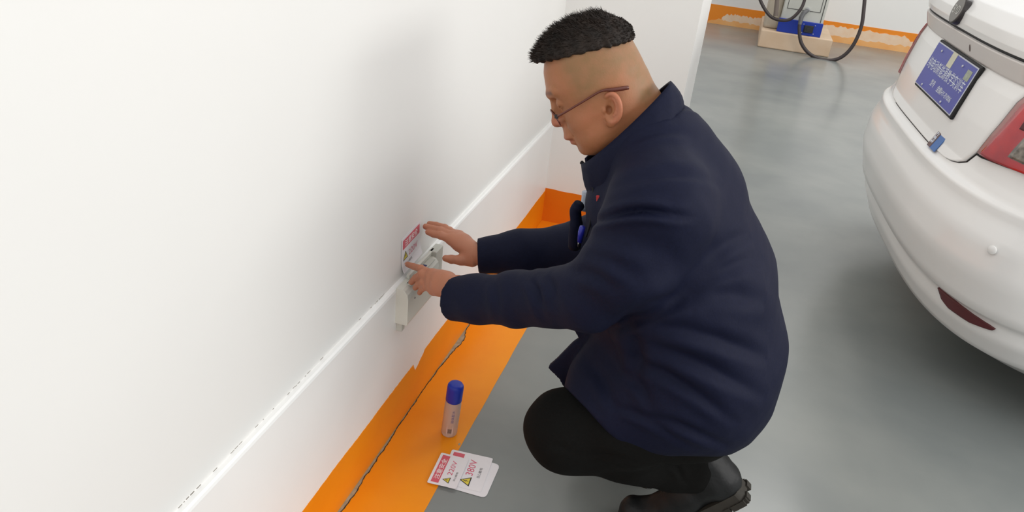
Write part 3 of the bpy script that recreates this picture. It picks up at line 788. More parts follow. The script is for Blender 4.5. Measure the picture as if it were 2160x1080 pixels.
# ---- skin colour per vertex (real pigment: shaved sides, lips, ears)
def skin_cols(v):
    a, s, b = (v-HO)@HF, (v-HO)@HS, (v-HO)@HU
    base = np.array(lin(160, 108, 72)[:3]); out = np.tile(base, (len(v), 1))
    def mixc(c, wgt):
        nonlocal out
        wgt = np.clip(wgt, 0, 1)[:, None]; out = out*(1-wgt)+np.array(lin(*c)[:3])*wgt
    stub = np.clip((b-(.018-.25*a))/.03, 0, 1)*np.clip((.068-a)/.022, 0, 1)
    stub = np.maximum(stub, np.clip((-.030-a)/.02, 0, 1)*np.clip((b+.045)/.02, 0, 1))
    mixc((132, 103, 68), stub*.85)
    mixc((112, 88, 60), np.clip((b-(.088+.25*a))/.02, 0, 1)*np.clip((.075-a)/.02, 0, 1)*.7)
    mixc((168, 104, 74), np.exp(-((a-.05)/.03)**2-((b+.02)/.03)**2)*.5)
    mixc((176, 92, 84), np.exp(-((b+.040)/.011)**2)*np.clip((a-.097)/.008, 0, 1)*np.exp(-(s/.024)**2)*.8)
    mixc((184, 116, 90), np.clip((np.abs(s)-.079)/.004, 0, 1)*.6)
    mixc((190, 112, 96), np.exp(-((a-.118)/.012)**2-((b-.0)/.014)**2)*.5)
    mixc((60, 44, 36), np.exp(-((b-(.060-.1*np.abs(np.abs(s)-.025)))/.0042)**2)*np.clip((np.abs(s)-.008)/.004, 0, 1)*np.clip((.048-np.abs(s))/.006, 0, 1)*np.clip((a-.07)/.01, 0, 1)*.8)
    return np.concatenate([out, np.ones((len(v), 1))], 1)

# ---- body under the clothes (coarse, hidden) and hands (fine)
bodyF = Field((.10, 1.10, 0.0), (.95, 1.80, 1.02), .008)
SHN = np.array((0.5722,1.2700,0.8514)); SHF = np.array((0.5570,1.6000,0.7218))
ELN = np.array((0.5032,1.2350,0.6651)); WRN = np.array((0.1957,1.3750,0.5246))
ELF = np.array((0.3742,1.6600,0.5201)); WRF = np.array((0.1868,1.5650,0.5202))
HIPN = np.array((.725, 1.34, .385)); HIPF = np.array((.725, 1.55, .385))
KNN = np.array((0.4641,1.3000,0.2924)); KNF = np.array((0.5444,1.6000,0.1575))
ANN = np.array((.800, 1.390, .205)); ANF = np.array((.740, 1.57, .185))
bodyF.chain([(.545, 1.43, .86), (.60, 1.44, .76), (.70, 1.45, .55), (.745, 1.45, .39)], [.085, .115, .120, .105], .03, sy=1.3)
bodyF.chain([SHN, ELN, WRN], [.045, .036, .024], .02); bodyF.chain([SHF, ELF, WRF], [.045, .036, .024], .02)
bodyF.chain([(.575, 1.43, .83), SHN], [.05, .045], .03); bodyF.chain([(.575, 1.43, .83), SHF], [.05, .045], .03)
bodyF.chain([HIPN, KNN, ANN], [.075, .055, .035], .02); bodyF.chain([HIPF, KNF, ANF], [.075, .055, .035], .02)
for an in (ANN, ANF): bodyF.chain([an, an+np.array([-.07, 0, -.10]), np.array([an[0]-.13, an[1], .045])], [.03, .028, .020], .02)
bv, bf = bodyF.mesh()

def hand(F, wrist, mcps, fingers, thumb, rp=.0135, side=1, rf=.0088):
    """mcps: 4 knuckles; fingers: list of [pip, dip, tip]; thumb [cmc, mcp, ip, tip]"""
    wr = np.array(wrist, float); m = [np.array(p, float) for p in mcps]
    g = F.blank()
    for i in range(4):
        root = wr+(m[i]-(m[1]+m[2])/2)*.35
        g.cap(root, m[i], rp*1.12, rp*.88, .012)
    for i in range(3):
        g.cap((wr*.35+m[i]*.65), (wr*.35+m[i+1]*.65), rp, rp, .010)
    th_ = [np.array(p, float) for p in thumb]
    g.chain([th_[0], th_[1]], [rp*1.15, rf*1.25], .014)
    rs = [1.0, 1.08, 1.0, .86]
    for i, fg in enumerate(fingers):
        t = F.blank(); P_ = [m[i]]+[np.array(p, float) for p in fg]; r0 = rf*rs[i]
        t.chain(P_, [r0*1.18, r0*1.04, r0*.92, r0*.80], .002)
        t.ell(P_[1], (r0*1.10,)*3, .003); 
        hh = np.maximum(.005-np.abs(g.a-t.a), 0)/.005; g.a = np.minimum(g.a, t.a)-hh*hh*.005*.25*(np.minimum(1, 1))
    t = F.blank(); t.chain(th_[1:], [rf*1.28, rf*1.12, rf*.92], .003)
    t.ell(th_[2], (rf*1.16,)*3, .003)
    hh = np.maximum(.007-np.abs(g.a-t.a), 0)/.007; g.a = np.minimum(g.a, t.a)-hh*hh*.007*.25
    F.a = np.minimum(F.a, g.a); return F
# near (left) hand: index finger holds the lower corner of the sticker, the others curl over the box
LH = Field((-.02, 1.33, .36), (.26, 1.56, .66), .0016)
LH.cap(WRN, (0.1705,1.3850,0.5199), .026, .027, .01)
hand(LH, (0.1594,1.3950,0.5143),
     [(0.0881,1.4450,0.5024), (0.0915,1.4320,0.4962), (0.0961,1.4250,0.4861), (0.1033,1.4200,0.4770)],
     [[(0.0499,1.4700,0.4942), (0.0218,1.4920,0.4828), (0.0010,1.5070,0.4756)],
      [(0.0608,1.4500,0.4930), (0.0414,1.4620,0.4720), (0.0288,1.4680,0.4543)],
      [(0.0692,1.4400,0.4802), (0.0529,1.4500,0.4634), (0.0438,1.4560,0.4491)],
      [(0.0777,1.4320,0.4715), (0.0646,1.4400,0.4564), (0.0599,1.4440,0.4455)]],
     [(0.1353,1.4200,0.5123), (0.0825,1.4700,0.4837), (0.0522,1.4950,0.4559), (0.0356,1.5100,0.4415)], rp=.0150, rf=.0083)
lv, lf = LH.mesh()
# far (right) hand: flat fingers press the upper corner, thumb spread towards the camera
RH = Field((-.02, 1.49, .40), (.24, 1.67, .64), .0016)
RH.cap(WRF, (0.1513,1.5700,0.5104), .022, .026, .01)
hand(RH, (0.1430,1.5720,0.5139),
     [(0.0813,1.5780,0.5295), (0.0819,1.5920,0.5312), (0.0829,1.6060,0.5293), (0.0887,1.6180,0.5242)],
     [[(0.0540,1.5780,0.5344), (0.0324,1.5830,0.5310), (0.0159,1.5900,0.5293)],
      [(0.0449,1.5940,0.5383), (0.0202,1.6000,0.5363), (0.0027,1.6060,0.5349)],
      [(0.0501,1.6120,0.5396), (0.0252,1.6180,0.5391), (0.0060,1.6220,0.5368)],
      [(0.0578,1.6260,0.5304), (0.0366,1.6320,0.5294), (0.0212,1.6360,0.5267)]],
     [(0.1425,1.5600,0.4988), (0.1193,1.5480,0.4973), (0.0981,1.5400,0.4984), (0.0854,1.5350,0.5001)], rp=.0155, rf=.0088)
rv, rf_ = RH.mesh()
allv = []; allf = []; k = 0
for v, f in ((hv, hf), (bv, bf), (lv, lf), (rv, rf_)):
    allv.append(v); allf.append(f+k); k += len(v)
allv = np.concatenate(allv); allf = np.concatenate(allf)
cols = skin_cols(allv)
nh = len(hv)
base = np.array(lin(182, 122, 94)); cols[nh:] = base
MT['skin'] = mat('skin', lin(186, 128, 98), .48, attr='Col', noise=.18, nscale=60, col2=lin(196, 120, 96), bump=.12, bscale=320, sss=.12, spec=.4)
man = link_mesh('person', allv, allf, MT['skin'], None, True, cols)
tag(man, 'man in navy jacket and glasses squatting, pressing a sticker on the wall', 'person')
# finger nails
MT['nail'] = mat('nail', lin(206, 158, 140), .3)
def nail(tip, prev, nrm, w_=.0062, l_=.009):
    tip = Vector(tip); d = (tip-Vector(prev)).normalized(); nn = Vector(nrm); nn = (nn-d*nn.dot(d)).normalized(); sd = d.cross(nn)
    c = tip+nn*.0060; vs = []
    for i in range(5):
        for j in range(5):
            a = (i-2)/2; b = (j-2)/2; k_ = math.sqrt(max(0, 1-.25*b*b))
            vs.append(tuple(c+sd*a*w_*k_+d*(b*l_*.55)-nn*(a*a*.0022)))
    MB().add(vs, [(i*5+j, i*5+j+1, (i+1)*5+j+1, (i+1)*5+j) for i in range(4) for j in range(4)]).build('fingernail', MT['nail'], man, True)
nail((0.0010,1.5070,0.4756), (0.0218,1.4920,0.4828), (.3, -.5, .8))
nail((0.0288,1.4680,0.4543), (0.0414,1.4620,0.4720), (-.6, -.5, .5))
nail((0.0027,1.6060,0.5349), (0.0202,1.6000,0.5363), (.2, -.2, 1))
nail((0.0159,1.5900,0.5293), (0.0324,1.5830,0.5310), (.2, -.4, .9))
nail((0.0854,1.5350,0.5001), (0.0981,1.5400,0.4984), (0, -1, .2))

# ---- hair: flat-top volume plus blades
hairF = Field((.22, 1.32, .96), (.56, 1.52, 1.20), .0025)
NOISE = np.random.default_rng(2)
def f_hair(X, Y, Z):
    a, s, b = hloc(X, Y, Z); a, s, b = np.broadcast_arrays(a, s, b)
    top = np.interp(a, [-.10, -.083, -.07, -.05, -.03, 0, .04, .065, .09, .105], [.076, .094, .119, .139, .149, .157, .158, .151, .138, .128])
    bot = .094+.25*a
    hw = np.interp(b, [.07, .10, .13, .15, .165], [.0775, .0760, .067, .056, .042])
    fr = np.interp(b, [.10, .12, .14, .16], [.094, .104, .098, .07]); bk = np.interp(b, [.06, .08, .10, .12, .15], [-.078, -.079, -.080, -.078, -.068])
    ac, ra = (fr+bk)/2, (fr-bk)/2
    rho = (np.abs((a-ac)/ra)**2.5+np.abs(s/hw)**2.5)**(1/2.5)
    d = (rho-1)*np.minimum(ra, hw)
    topc = top-.010*(s/.07)**2
    nz = .0022*np.sin(a*310+s*90)*np.sin(s*260+a*60)+.0016*np.sin(a*520+1)*np.sin(s*430)
    return np.maximum(np.maximum(d, b-topc), bot-b+.003*np.sin(a*240)*np.sin(s*300))+nz
hairF.op(f_hair, (.22, 1.33, .97), (.55, 1.51, 1.19), 0)
blur(hairF, 1)
gv, gf = hairF.mesh()
rg = np.random.default_rng(4)
dl = (gv-HO); ga, gs, gb = dl@HF, dl@HS, dl@HU
sel = np.where(gb > .094+.25*ga+.003)[0]; pick = rg.choice(sel, 9000)
pv = gv[pick]; ctr = hp(.0, 0, .06); nrm = pv-ctr; nrm /= np.linalg.norm(nrm, axis=1)[:, None]
la, lb = ga[pick], gb[pick]
side = np.clip((.135-lb)/.03, 0, 1)
dirv = nrm*.55+HU*.35*(1-side)[:, None]+HF*(.55+.5*side)[:, None]-HU*(.12*side)[:, None]+rg.normal(size=pv.shape)*.28
dirv /= np.linalg.norm(dirv, axis=1)[:, None]
ln = rg.uniform(.006, .019, len(pv))*(1-.55*side)*np.where((la < -.05), .7, 1)
wv = np.cross(dirv, rg.normal(size=pv.shape)); wv /= np.linalg.norm(wv, axis=1)[:, None]
p0 = pv-dirv*.004
quad = np.stack([p0-wv*.0007, p0+wv*.0007, p0+dirv*ln[:, None]+wv*.00015, p0+dirv*ln[:, None]-wv*.00015], 1).reshape(-1, 3)
qf = np.arange(len(quad)).reshape(-1, 4)
hvv = np.concatenate([gv, quad]); hff = np.concatenate([gf, qf+len(gv)])
MT['hair'] = mat('hair', lin(26, 21, 18), .6, noise=1, nscale=45, col2=lin(44, 33, 26), spec=.25)
hair = link_mesh('hair', hvv, hff, MT['hair'], man, True); hair['label'] = 'short black flat-top hair with shaved sides'

# ---- glasses
MT['frame'] = mat('glasses_frame', lin(92, 44, 34), .3, spec=.5); MT['metal'] = mat('frame_metal', lin(150, 146, 146), .25, metal=.9)
gl_ = MB(); hx = lambda a, s, b: tuple(hp(a, s, b))
LC = .117
temple_L = [hx(.105, .066, .018), hx(.093, .073, .0185), hx(.050, .0785, .022), hx(.012, .0820, .0245), hx(-.010, .0840, .0165), hx(-.034, .080, .008)]
temple_R = [hx(.105, -.066, .018), hx(.093, -.073, .0185), hx(.050, -.0785, .022), hx(.012, -.0820, .0245), hx(-.010, -.0840, .0165), hx(-.034, -.080, .008)]
lens_rims = []
spec = MB().tube(spline([hx(.1140, .010, .020), hx(.1165, 0, .022), hx(.1140, -.010, .020)], 5), .0014, 8).build('glasses', MT['metal'], man, True); spec['label'] = 'thin-rimmed glasses with reddish temples'
for sg in (-1, 1):
    rim = []
    for i in range(29):
        a = 2*PI*i/28; c, s_ = math.cos(a), math.sin(a); rr = (abs(c)**2.6+abs(s_)**2.6)**(-1/2.6)
        x = .0265*c*rr; z = .0165*s_*rr
        rim.append(hx(.1130-.006*((x+.0265)/.053)**2+z*.12, sg*(.0365+x), .014+z))
    MB().tube(rim, .0013, 8, False).build('rim', MT['metal'] if sg < 0 else MT['frame'], spec, True)
    cc = np.mean(np.array(rim[:-1]), 0); vs = [tuple(cc)]+rim[:-1]
    link_mesh('lens', vs, [(0, i+1, (i+1) % 28+1) for i in range(28)], mat('lens_glass', (.95, .97, .97, 1), .02, trans=1., alpha=.35), spec, True)
    T = temple_L if sg > 0 else temple_R
    o = MB().tube(spline(T, 6), [.0020]*17+[.0020, .0022, .0024, .0028, .0031, .0034, .0036, .0038, .0040, .0040, .0040, .0040, .0038, .0036], 8).build('temple', MT['frame'], spec, True)
    MB().rbox((-.0035, -.0025, -.0035), (.0035, .0025, .0035), .001, Matrix.Translation(Vector(T[0]))).build('hinge', MT['black'], spec)

# ---- trousers
TR = Field((.30, 1.15, .05), (1.0, 1.78, .62), .005)
TR.chain([(.74, 1.45, .47), (.73, 1.45, .39)], [.112, .108], .03, sy=1.25)
TR.chain([HIPN, (np.array(HIPN)+KNN)/2, KNN], [.092, .091, .081], .03); TR.chain([HIPF, KNF], [.090, .080], .03)
KB = np.array((0.4714,1.3150,0.2742))
TR.chain([KNN, KB, (0.6062,1.3450,0.2473), (0.6974,1.3750,0.2120)], [.080, .078, .067, .056], .03)
TR.cap((0.6974,1.3750,0.2120), (0.7452,1.3850,0.2128), .056, .054, .01)
TR.cap((0.6027,1.3600,0.2539), (0.7377,1.4000,0.2424), .06, .056, .02)
TR.chain([KNF, (0.6411,1.5900,0.0991), (.73, 1.58, .20)], [.078, .062, .052], .03)
tv, tf = TR.mesh()
DEPTH = np.array([0.0, .87, -.49])
def folds(v, segs):
    """soft creases running along segments; the crease is a slot seen square-on from the man's left"""
    D = DEPTH/np.linalg.norm(DEPTH); out = np.zeros(len(v))
    for p, q, wd, am in segs:
        p = np.array(p); q = np.array(q); e = q-p; e = e-D*e.dot(D); L = np.linalg.norm(e); e = e/L; nn = np.cross(D, e)
        r_ = v-p; t = (r_@e)/L; n_ = r_@nn+.012*np.sin(np.clip(t, 0, 1)*PI)*.6; dd = r_@D
        wgt = np.exp(-(np.maximum(0, np.maximum(-t, t-1))*L/.02)**2)*np.sin(np.clip(t, .06, .94)*PI)**.6*(np.abs(dd) < .14)
        out += .80*am*wgt*(-np.exp(-(n_/wd)**2)+.75*np.exp(-((n_-1.7*wd)/(1.1*wd))**2)+.5*np.exp(-((n_+1.9*wd)/(1.3*wd))**2))
    return out
def vnormals(v, f):
    n_ = np.zeros_like(v); a = np.cross(v[f[:, 2]]-v[f[:, 0]], v[f[:, 3]]-v[f[:, 1]])
    for i in range(4): np.add.at(n_, f[:, i], a)
    return n_/(np.linalg.norm(n_, axis=1)[:, None]+1e-12)
def wob(v, s, am):
    return am*(np.sin(v[:, 0]*s+v[:, 2]*s*.7+1)*np.sin(v[:, 1]*s*.8+v[:, 2]*s*.5)+.5*np.sin(v[:, 0]*s*2.1+v[:, 1]*s*1.3)*np.sin(v[:, 2]*s*1.9+.5))
nv = vnormals(tv, tf)
tv = tv+nv*(wob(tv, 30, .0018)+folds(tv, [((0.5267,1.2400,0.2919), (0.6108,1.2600,0.2992), .008, .005), ((0.4382,1.2300,0.2939), (0.4975,1.2300,0.3022), .008, .003), ((0.6770,1.3300,0.2650), (0.7256,1.3300,0.2232), .006, .004), ((0.6336,1.3000,0.2482), (0.7263,1.3300,0.2697), .007, .004)]))[:, None]
MT['trousers'] = mat('trousers_black', lin(18, 18, 17), .9, noise=.2, nscale=200, bump=.15, bscale=500, spec=.12)
tro = link_mesh('trousers', tv, tf, MT['trousers'], man, True); tro['label'] = 'black trousers'

# ---- jacket
JK = Field((.10, 1.06, .12), (1.0, 1.80, 1.06), .0045)
ML = 1.445
def jp(px): return px
JK.chain([(0.5363,1.4300,0.8810), (0.5742,1.4400,0.7919), (0.6419,1.4500,0.6283), (0.6924,1.4500,0.4796), (0.7037,1.4500,0.4154)], [.103, .135, .167, .174, .170], .04, sy=1.30)
JK.cap((0.4997,1.4300,0.7842), (0.5693,1.4400,0.6032), .085, .12, .04, sy=1.3)
JK.chain([(0.5707,1.2850,0.8498), (0.5659,1.2700,0.8409)], [.085, .088], .05)
JK.chain([(0.5667,1.2700,0.8366), (0.5382,1.2450,0.7331), (0.4752,1.2500,0.6528)], [.088, .080, .066], .03)
JK.chain([(0.4752,1.2500,0.6528), (0.3217,1.3150,0.5667), (0.2300,1.3550,0.5219), (0.1323,1.3900,0.4795)], [.066, .0535, .0515, .0500], .02)
JK.chain([(0.5560,1.6000,0.7272), (0.4914,1.6500,0.6281), (0.3724,1.6600,0.5326), (0.2501,1.6100,0.5215), (0.1359,1.5600,0.5061)], [.090, .080, .064, .052, .041], .03)
# skirt of the jacket over the near thigh, and the front panel
JK.cap((0.6814,1.3500,0.4330), (0.5464,1.3250,0.3483), .125, .102, .04)
JK.cap((0.6805,1.5300,0.3488), (0.5860,1.5800,0.2150), .125, .095, .04)
JK.cap((0.5567,1.4000,0.4825), (0.5087,1.3700,0.4020), .080, .060, .05)
def poly_prism(P3, yth):
    P2 = [(p[0], p[2]) for p in P3]; y0 = P3[0][1]
    def fn(X, Y, Z):
        X, Y, Z = np.broadcast_arrays(X, Y, Z); d = np.full(X.shape, 1e9, np.float32); s_ = np.ones(X.shape, np.float32); n = len(P2); j = n-1
        d = (X-P2[0][0])**2+(Z-P2[0][1])**2
        for i in range(n):
            ex, ez = P2[j][0]-P2[i][0], P2[j][1]-P2[i][1]; wx, wz = X-P2[i][0], Z-P2[i][1]
            t = np.clip((wx*ex+wz*ez)/(ex*ex+ez*ez), 0, 1); bx_, bz_ = wx-ex*t, wz-ez*t; d = np.minimum(d, bx_**2+bz_**2)
            c1 = Z >= P2[i][1]; c2 = Z < P2[j][1]; c3 = ex*wz > ez*wx
            fl_ = (c1 & c2 & c3) | (~c1 & ~c2 & ~c3); s_ = np.where(fl_, -s_, s_); j = i
        d2 = s_*np.sqrt(d); yy = np.abs(Y-y0)-yth
        return np.where((d2 > 0) & (yy > 0), np.hypot(np.maximum(d2, 0), np.maximum(yy, 0)), np.maximum(d2, yy))-.003
    return fn, [min(p[0] for p in P2), y0-yth, min(p[1] for p in P2)], [max(p[0] for p in P2), y0+yth, max(p[1] for p in P2)]
fn, lo, hi = poly_prism([(0.4367,1.4100,0.4782), (0.4535,1.4100,0.4562), (0.3931,1.4100,0.3630), (0.4222,1.4100,0.3422), (0.4414,1.4100,0.3062), (0.4946,1.4100,0.2660), (0.5951,1.4100,0.3124), (0.5579,1.4100,0.5242)], .007)
JK.op(fn, lo, hi, .018)
# cut below the hem line (the slanted lower edge across the thigh)
ha = np.array((0.4627,1.2500,0.4258)); hb = np.array((0.6150,1.2500,0.3127)); D_ = DEPTH/np.linalg.norm(DEPTH)
EYE = np.array([.6309, 0, 1.35]); hn = np.cross(hb-ha, ha-EYE); hn /= np.linalg.norm(hn)
if hn[0] > 0: hn = -hn
ha2 = np.array((0.5817,1.2500,0.3071)); hb2 = np.array((0.7784,1.2500,0.3665)); hn2 = np.cross(hb2-ha2, ha2-EYE); hn2 /= np.linalg.norm(hn2)
if hn2[2] > 0: hn2 = -hn2
def f_cut(X, Y, Z):
    d1 = -((X-ha[0])*hn[0]+(Y-ha[1])*hn[1]+(Z-ha[2])*hn[2]); d2 = -((X-ha2[0])*hn2[0]+(Y-ha2[1])*hn2[1]+(Z-ha2[2])*hn2[2])
    return np.minimum(np.maximum(d1, Z-.46), np.maximum(d2, Z-.46))
JK.op(f_cut, (.10, 1.06, .12), (1.0, 1.80, .46), .006, 's')
# cuffs are open
def plane_cut(P, Q, lo, hi):
    P = np.array(P, float); d = P-np.array(Q, float); d /= np.linalg.norm(d)
    JK.op(lambda X, Y, Z: -((X-P[0])*d[0]+(Y-P[1])*d[1]+(Z-P[2])*d[2]), lo, hi, .004, 's')
plane_cut((0.1700,1.3760,0.4970), (0.2366,1.3520,0.5194), (.05, 1.25, .40), (.30, 1.48, .70))
JK.cap((0.0809,1.4070,0.4580), (0.1918,1.3690,0.5054), .038, .038, .004, 's')
plane_cut((0.1541,1.5700,0.5060), (0.2413,1.6000,0.5201), (.05, 1.49, .38), (.25, 1.68, .70))
JK.cap((0.1002,1.5600,0.4973), (0.1672,1.5730,0.5091), .031, .031, .004, 's')
# neck opening
JK.cap((.385, 1.42, 1.06), (.50, 1.425, .90), .07, .066, .012, 's', sy=1.05)
jv, jf = JK.mesh()
nv = vnormals(jv, jf)
FS = [ # (from, to, width, depth)
 ((0.4786,1.1700,0.8474), (0.5985,1.1700,0.8772), .007, .016), ((0.4928,1.2000,0.8989), (0.6397,1.2500,0.9236), .010, .005),
 ((0.4565,1.1800,0.7621), (0.5460,1.1700,0.7572), .012, .008), ((0.4482,1.1800,0.7320), (0.5192,1.1600,0.7322), .012, .010), ((0.4641,1.1800,0.7958), (0.5912,1.1600,0.8220), .016, .005),
 ((0.3524,1.2600,0.6535), (0.3932,1.2600,0.5907), .009, .008), ((0.3811,1.2500,0.6710), (0.4202,1.2500,0.6194), .010, .006), ((0.2720,1.3000,0.6076), (0.3001,1.3000,0.5262), .010, .004),
 ((0.5309,1.1800,0.6381), (0.6536,1.1800,0.7342), .014, .012), ((0.6101,1.2000,0.6977), (0.7505,1.3000,0.7793), .014, .006), ((0.6454,1.2000,0.7262), (0.8039,1.3000,0.6963), .016, .006),
 ((0.5931,1.2000,0.6540), (0.8248,1.3000,0.5786), .013, .009), ((0.5838,1.2000,0.6112), (0.8179,1.3000,0.4997), .013, .010), ((0.5825,1.2000,0.5695), (0.7743,1.2500,0.4652), .011, .009),
 ((0.6105,1.2200,0.4443), (0.7709,1.2500,0.4007), .009, .008), ((0.5790,1.2500,0.4923), (0.6239,1.2200,0.4713), .010, .007), ((0.5650,1.2200,0.4408), (0.6999,1.2200,0.4056), .008, .006),
 ((0.6578,1.2200,0.7751), (0.7379,1.3000,0.8319), .012, .005), ((0.4819,1.3400,0.4498), (0.5628,1.2600,0.4109), .012, .006), ((0.4874,1.3200,0.9323), (0.5753,1.3200,0.9753), .009, .004),
 ((0.5508,1.3600,0.9943), (0.5805,1.4000,1.0028), .006, .004), ((0.5611,1.2500,0.5956), (0.5903,1.2500,0.5069), .012, .012)]
jv = jv+nv*(wob(jv, 22, .0022)+wob(jv, 55, .0007)+folds(jv, FS))[:, None]
MT['jacket'] = mat('jacket_navy', lin(17, 21, 44), .7, noise=.15, nscale=150, bump=.10, bscale=260, sheen=.0, spec=.16)
jk = link_mesh('jacket', jv, jf, MT['jacket'], man, True); jk['label'] = 'thick navy work jacket'
# collar: a standing band, higher at the back
cl = []
N = 56
for i in range(N+1):
    a = -PI*.93+2*PI*.93*i/N                      # 0 = nape, +-pi = throat
    c, s_ = math.cos(a), math.sin(a)
    tb = (1+c)/2
    top = np.array([.463+.070*c, 1.425-.080*s_, .934+.092*c-.004*s_*s_])
    bot = np.array([.497+.069*c, 1.43-.100*s_, .874+.105*c+.006*s_*s_])
    cl.append((top, bot))
vs = []; fs = []; K = 7
for i, (tp, bo) in enumerate(cl):
    mid = (tp+bo)/2; ctr = np.array([.48, 1.427, .90])
    for side_ in (0, 1):
        for j in range(K):
            t = j/(K-1); p = bo*(1-t)+tp*t
            out = p-ctr; out /= np.linalg.norm(out)
            p = p+out*(.006*math.sin(t*PI)+.0022*math.sin(i*1.7+t*5)*(1-t)); 
            if side_: p = p-out*.006
            vs.append(tuple(p))
W2 = 2*K
for i in range(N):
    for j in range(K-1):
        a = i*W2+j; fs.append((a, a+W2, a+W2+1, a+1)); b = a+K; fs.append((b, b+1, b+W2+1, b+W2))
    a = i*W2+K-1; fs.append((a, a+W2, a+W2+K, a+K)); a = i*W2; fs.append((a, a+K, a+W2+K, a+W2))
for i in (0, N):
    for j in range(K-1):
        a = i*W2+j; fs.append((a, a+1, a+K+1, a+K))
col_ = link_mesh('collar', vs, fs, MT['jacket'], jk, True); col_['label'] = 'standing collar'
MT['lining'] = mat('dark_lining', lin(20, 20, 26), .9)
# front edge, zip, pen clip, tag
zp = spline([(0.4193,1.4000,0.8474), (0.4268,1.3720,0.8293), (0.4378,1.3550,0.7987), (0.4402,1.3450,0.7536), (0.4378,1.3350,0.7270)], 8)
MB().tube(zp, .0022, 8).build('zip', MT['lining'], jk, True)
MB().tube(spline([(0.3945,1.4100,0.8469), (0.4036,1.4050,0.8445), (0.4129,1.3950,0.8526)], 5), [.004]*10+[.003], 8).build('collar_snap', MT['lining'], jk, True)
MB().rbox((-.0035, -.002, -.011), (.0035, .002, .011), .0015, Matrix.Translation(Vector((0.4500,1.3350,0.8051))) @ Matrix.Rotation(rad(-12), 4, 'Y')).build('red_tag', mat('tag_red', lin(176, 42, 44), .6), jk)
pen = MB().tube([(0.4314,1.3150,0.7560), (0.4304,1.3150,0.7439), (0.4301,1.3180,0.7224)], [.0055, .0062, .005], 10).build('pen_clip', mat('pen_blue', lin(34, 40, 150), .35), jk, True)
MB().tube([(0.4283,1.3180,0.7220), (0.4285,1.3200,0.7110)], .002, 8).build('pen_tip', MT['metal'], pen, True)
lap = MB().tube(spline([(0.4019,1.4200,0.7540), (0.3952,1.4250,0.7380), (0.3992,1.4300,0.7092), (0.4006,1.4500,0.6461)], 6), [.012]*12+[.014]*7, 12).build('lapel', MT['jacket'], jk, True)
MB().tube(spline([(0.4070,1.4600,0.7684), (0.4081,1.4600,0.7475), (0.4088,1.4500,0.7302)], 4), [.010]*9, 12).build('shirt', mat('shirt_grey_blue', lin(176, 184, 198), .7), man, True)['label'] = 'pale blue-grey shirt'

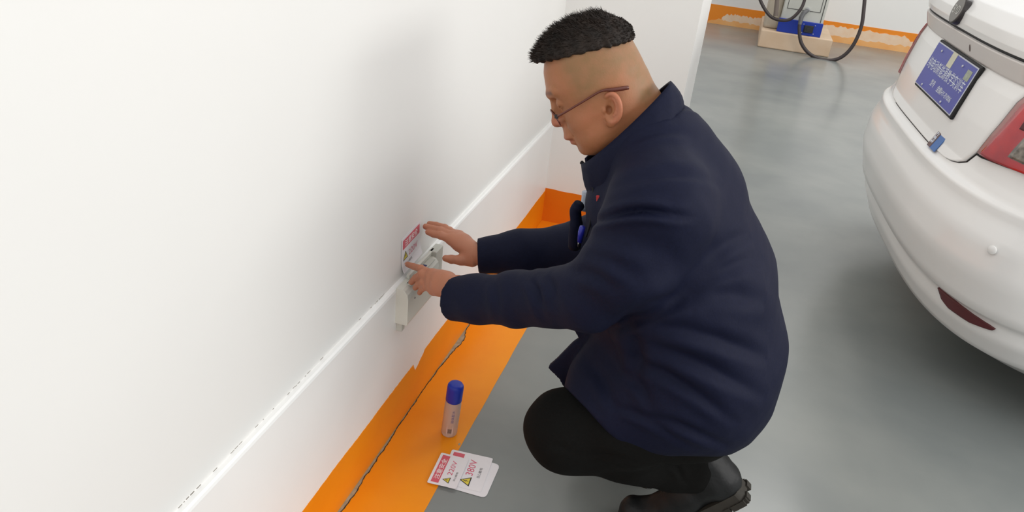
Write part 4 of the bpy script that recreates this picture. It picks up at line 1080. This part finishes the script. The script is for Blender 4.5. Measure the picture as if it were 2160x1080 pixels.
# ---- boots
MT['leather'] = mat('boot_leather', lin(24, 25, 26), .5, bump=.2, bscale=120, spec=.3)
MT['sole'] = mat('boot_sole', lin(50, 46, 39), .75, noise=.3, nscale=40)
def boot(ank, y0, near):
    """ank: ankle; heel raised, ball of the foot on the ground"""
    B = Field((ank[0]-.27, y0-.08, -.01), (ank[0]+.11, y0+.08, ank[2]+.12), .004)
    heel = np.array([ank[0]+.014, y0, ank[2]-.004]); ball = np.array([ank[0]-.112, y0, .048]); toe = np.array([ank[0]-.158, y0, .042])
    B.chain([np.array(ank)+[-.035, 0, .030], np.array(ank)+[0, 0, .0], heel], [.046, .043, .037], .02)
    B.chain([np.array(ank)+[-.01, 0, -.01], (np.array(ank)+ball)/2+[.0, 0, .006], ball, toe], [.043, .040, .037, .035], .02)
    B.op(lambda X, Y, Z: (.016-Z)+0*X+0*Y, (ank[0]-.27, y0-.08, -.01), (ank[0]+.11, y0+.08, .05), .002, 's') if False else None
    def cutz(X, Y, Z): return (Z-.018)+0*X+0*Y
    B.op(cutz, (ank[0]-.27, y0-.08, -.01), (ank[0]+.11, y0+.08, .03), .003, 's')
    B.chain([np.array(ank)+[-.06, 0, .075], np.array(ank)+[-.045, 0, .045]], [.034, .034], .003, 's')
    v, f = B.mesh(); nn = vnormals(v, f); v = v+nn*(wob(v, 70, .0012))[:, None]
    bo = link_mesh('boot', v, f, MT['leather'], man, True); bo['label'] = 'black leather boot, heel raised' if near else 'black leather boot on the far foot'
    # sole: outline swept along a bent centre line
    hb_ = np.array([ank[0]+.058, y0, ank[2]-.008]); bb_ = np.array([ball[0]+.012, y0, .012]); tt_ = np.array([toe[0]-.034, y0, .014])
    dd = (hb_-bb_); L1 = np.linalg.norm(dd); dd = dd/L1; up = np.array([-dd[2], 0, dd[0]])
    cl_ = [tt_, np.array([toe[0], y0, .011]), bb_, bb_+dd*.04+up*.004, bb_+dd*.09, bb_+dd*(L1-.05), bb_+dd*(L1-.012), bb_+dd*L1]
    hw_ = [.018, .040, .046, .043, .038, .037, .034, .020]
    sp = spline(cl_, 6); ws_ = np.interp(np.linspace(0, 7, len(sp)), range(8), hw_)
    vs = []; fs = []
    for i, p in enumerate(sp):
        t = (sp[min(i+1, len(sp)-1)]-sp[max(i-1, 0)]).normalized(); n_ = Vector((-t.z, 0, t.x)); 
        if n_.z < 0: n_ = -n_
        for s_, h_ in ((-1, -.012), (1, -.012), (1, .015), (-1, .015)):
            vs.append(tuple(p+Vector((0, s_*ws_[i]*(1.0 if h_ < 0 else 1.04), 0))+n_*h_))
    for i in range(len(sp)-1):
        for j in range(4): fs.append((i*4+j, i*4+(j+1) % 4, (i+1)*4+(j+1) % 4, (i+1)*4+j))
    fs += [(3, 2, 1, 0), tuple(len(vs)-4+j for j in range(4))]
    so = link_mesh('sole', vs, fs, MT['sole'], bo); so['label'] = 'brown-grey rubber sole'
    lg = MB()
    for i in range(8, len(sp)-1):
        if i % 2: continue
        p = sp[i]; t = (sp[i+1]-sp[i-1]).normalized(); n_ = Vector((-t.z, 0, t.x)); 
        if n_.z < 0: n_ = -n_
        Mx = Matrix(((t.x, 0, n_.x, p.x), (t.y, 1, n_.y, p.y), (t.z, 0, n_.z, p.z), (0, 0, 0, 1)))
        w_ = ws_[i]
        for s_ in (-1, 1):
            lg.box((-.0072, min(s_*w_*.35, s_*w_*1.08), -.020), (.0072, max(s_*w_*.35, s_*w_*1.08), -.006), Mx)
    lg.build('tread_lug', MT['sole'], so)
    # laces
    for i in range(4):
        c_ = np.array(ank)*(1-.22*i)+ball*(.22*i)+np.array([-.028, 0, .036-.004*i])
        MB().tube([tuple(c_+[0.004, -.022, -.006]), tuple(c_+[-.006, 0, .006]), tuple(c_+[.004, .022, -.006])], .0022, 6).build('lace', MT['lining'], bo, True)
    ey = MB()
    for px_ in ([ (0.7670,1.3450,0.2121), (0.7772,1.3450,0.2213)],): ey.tube(px_, .0012, 6)
    if near: ey.build('lace_hook', MT['metal'], bo, True)
    return bo
boot(ANN, 1.390, True)
boot(np.array((.750, 1.57, .165)), 1.57, False)
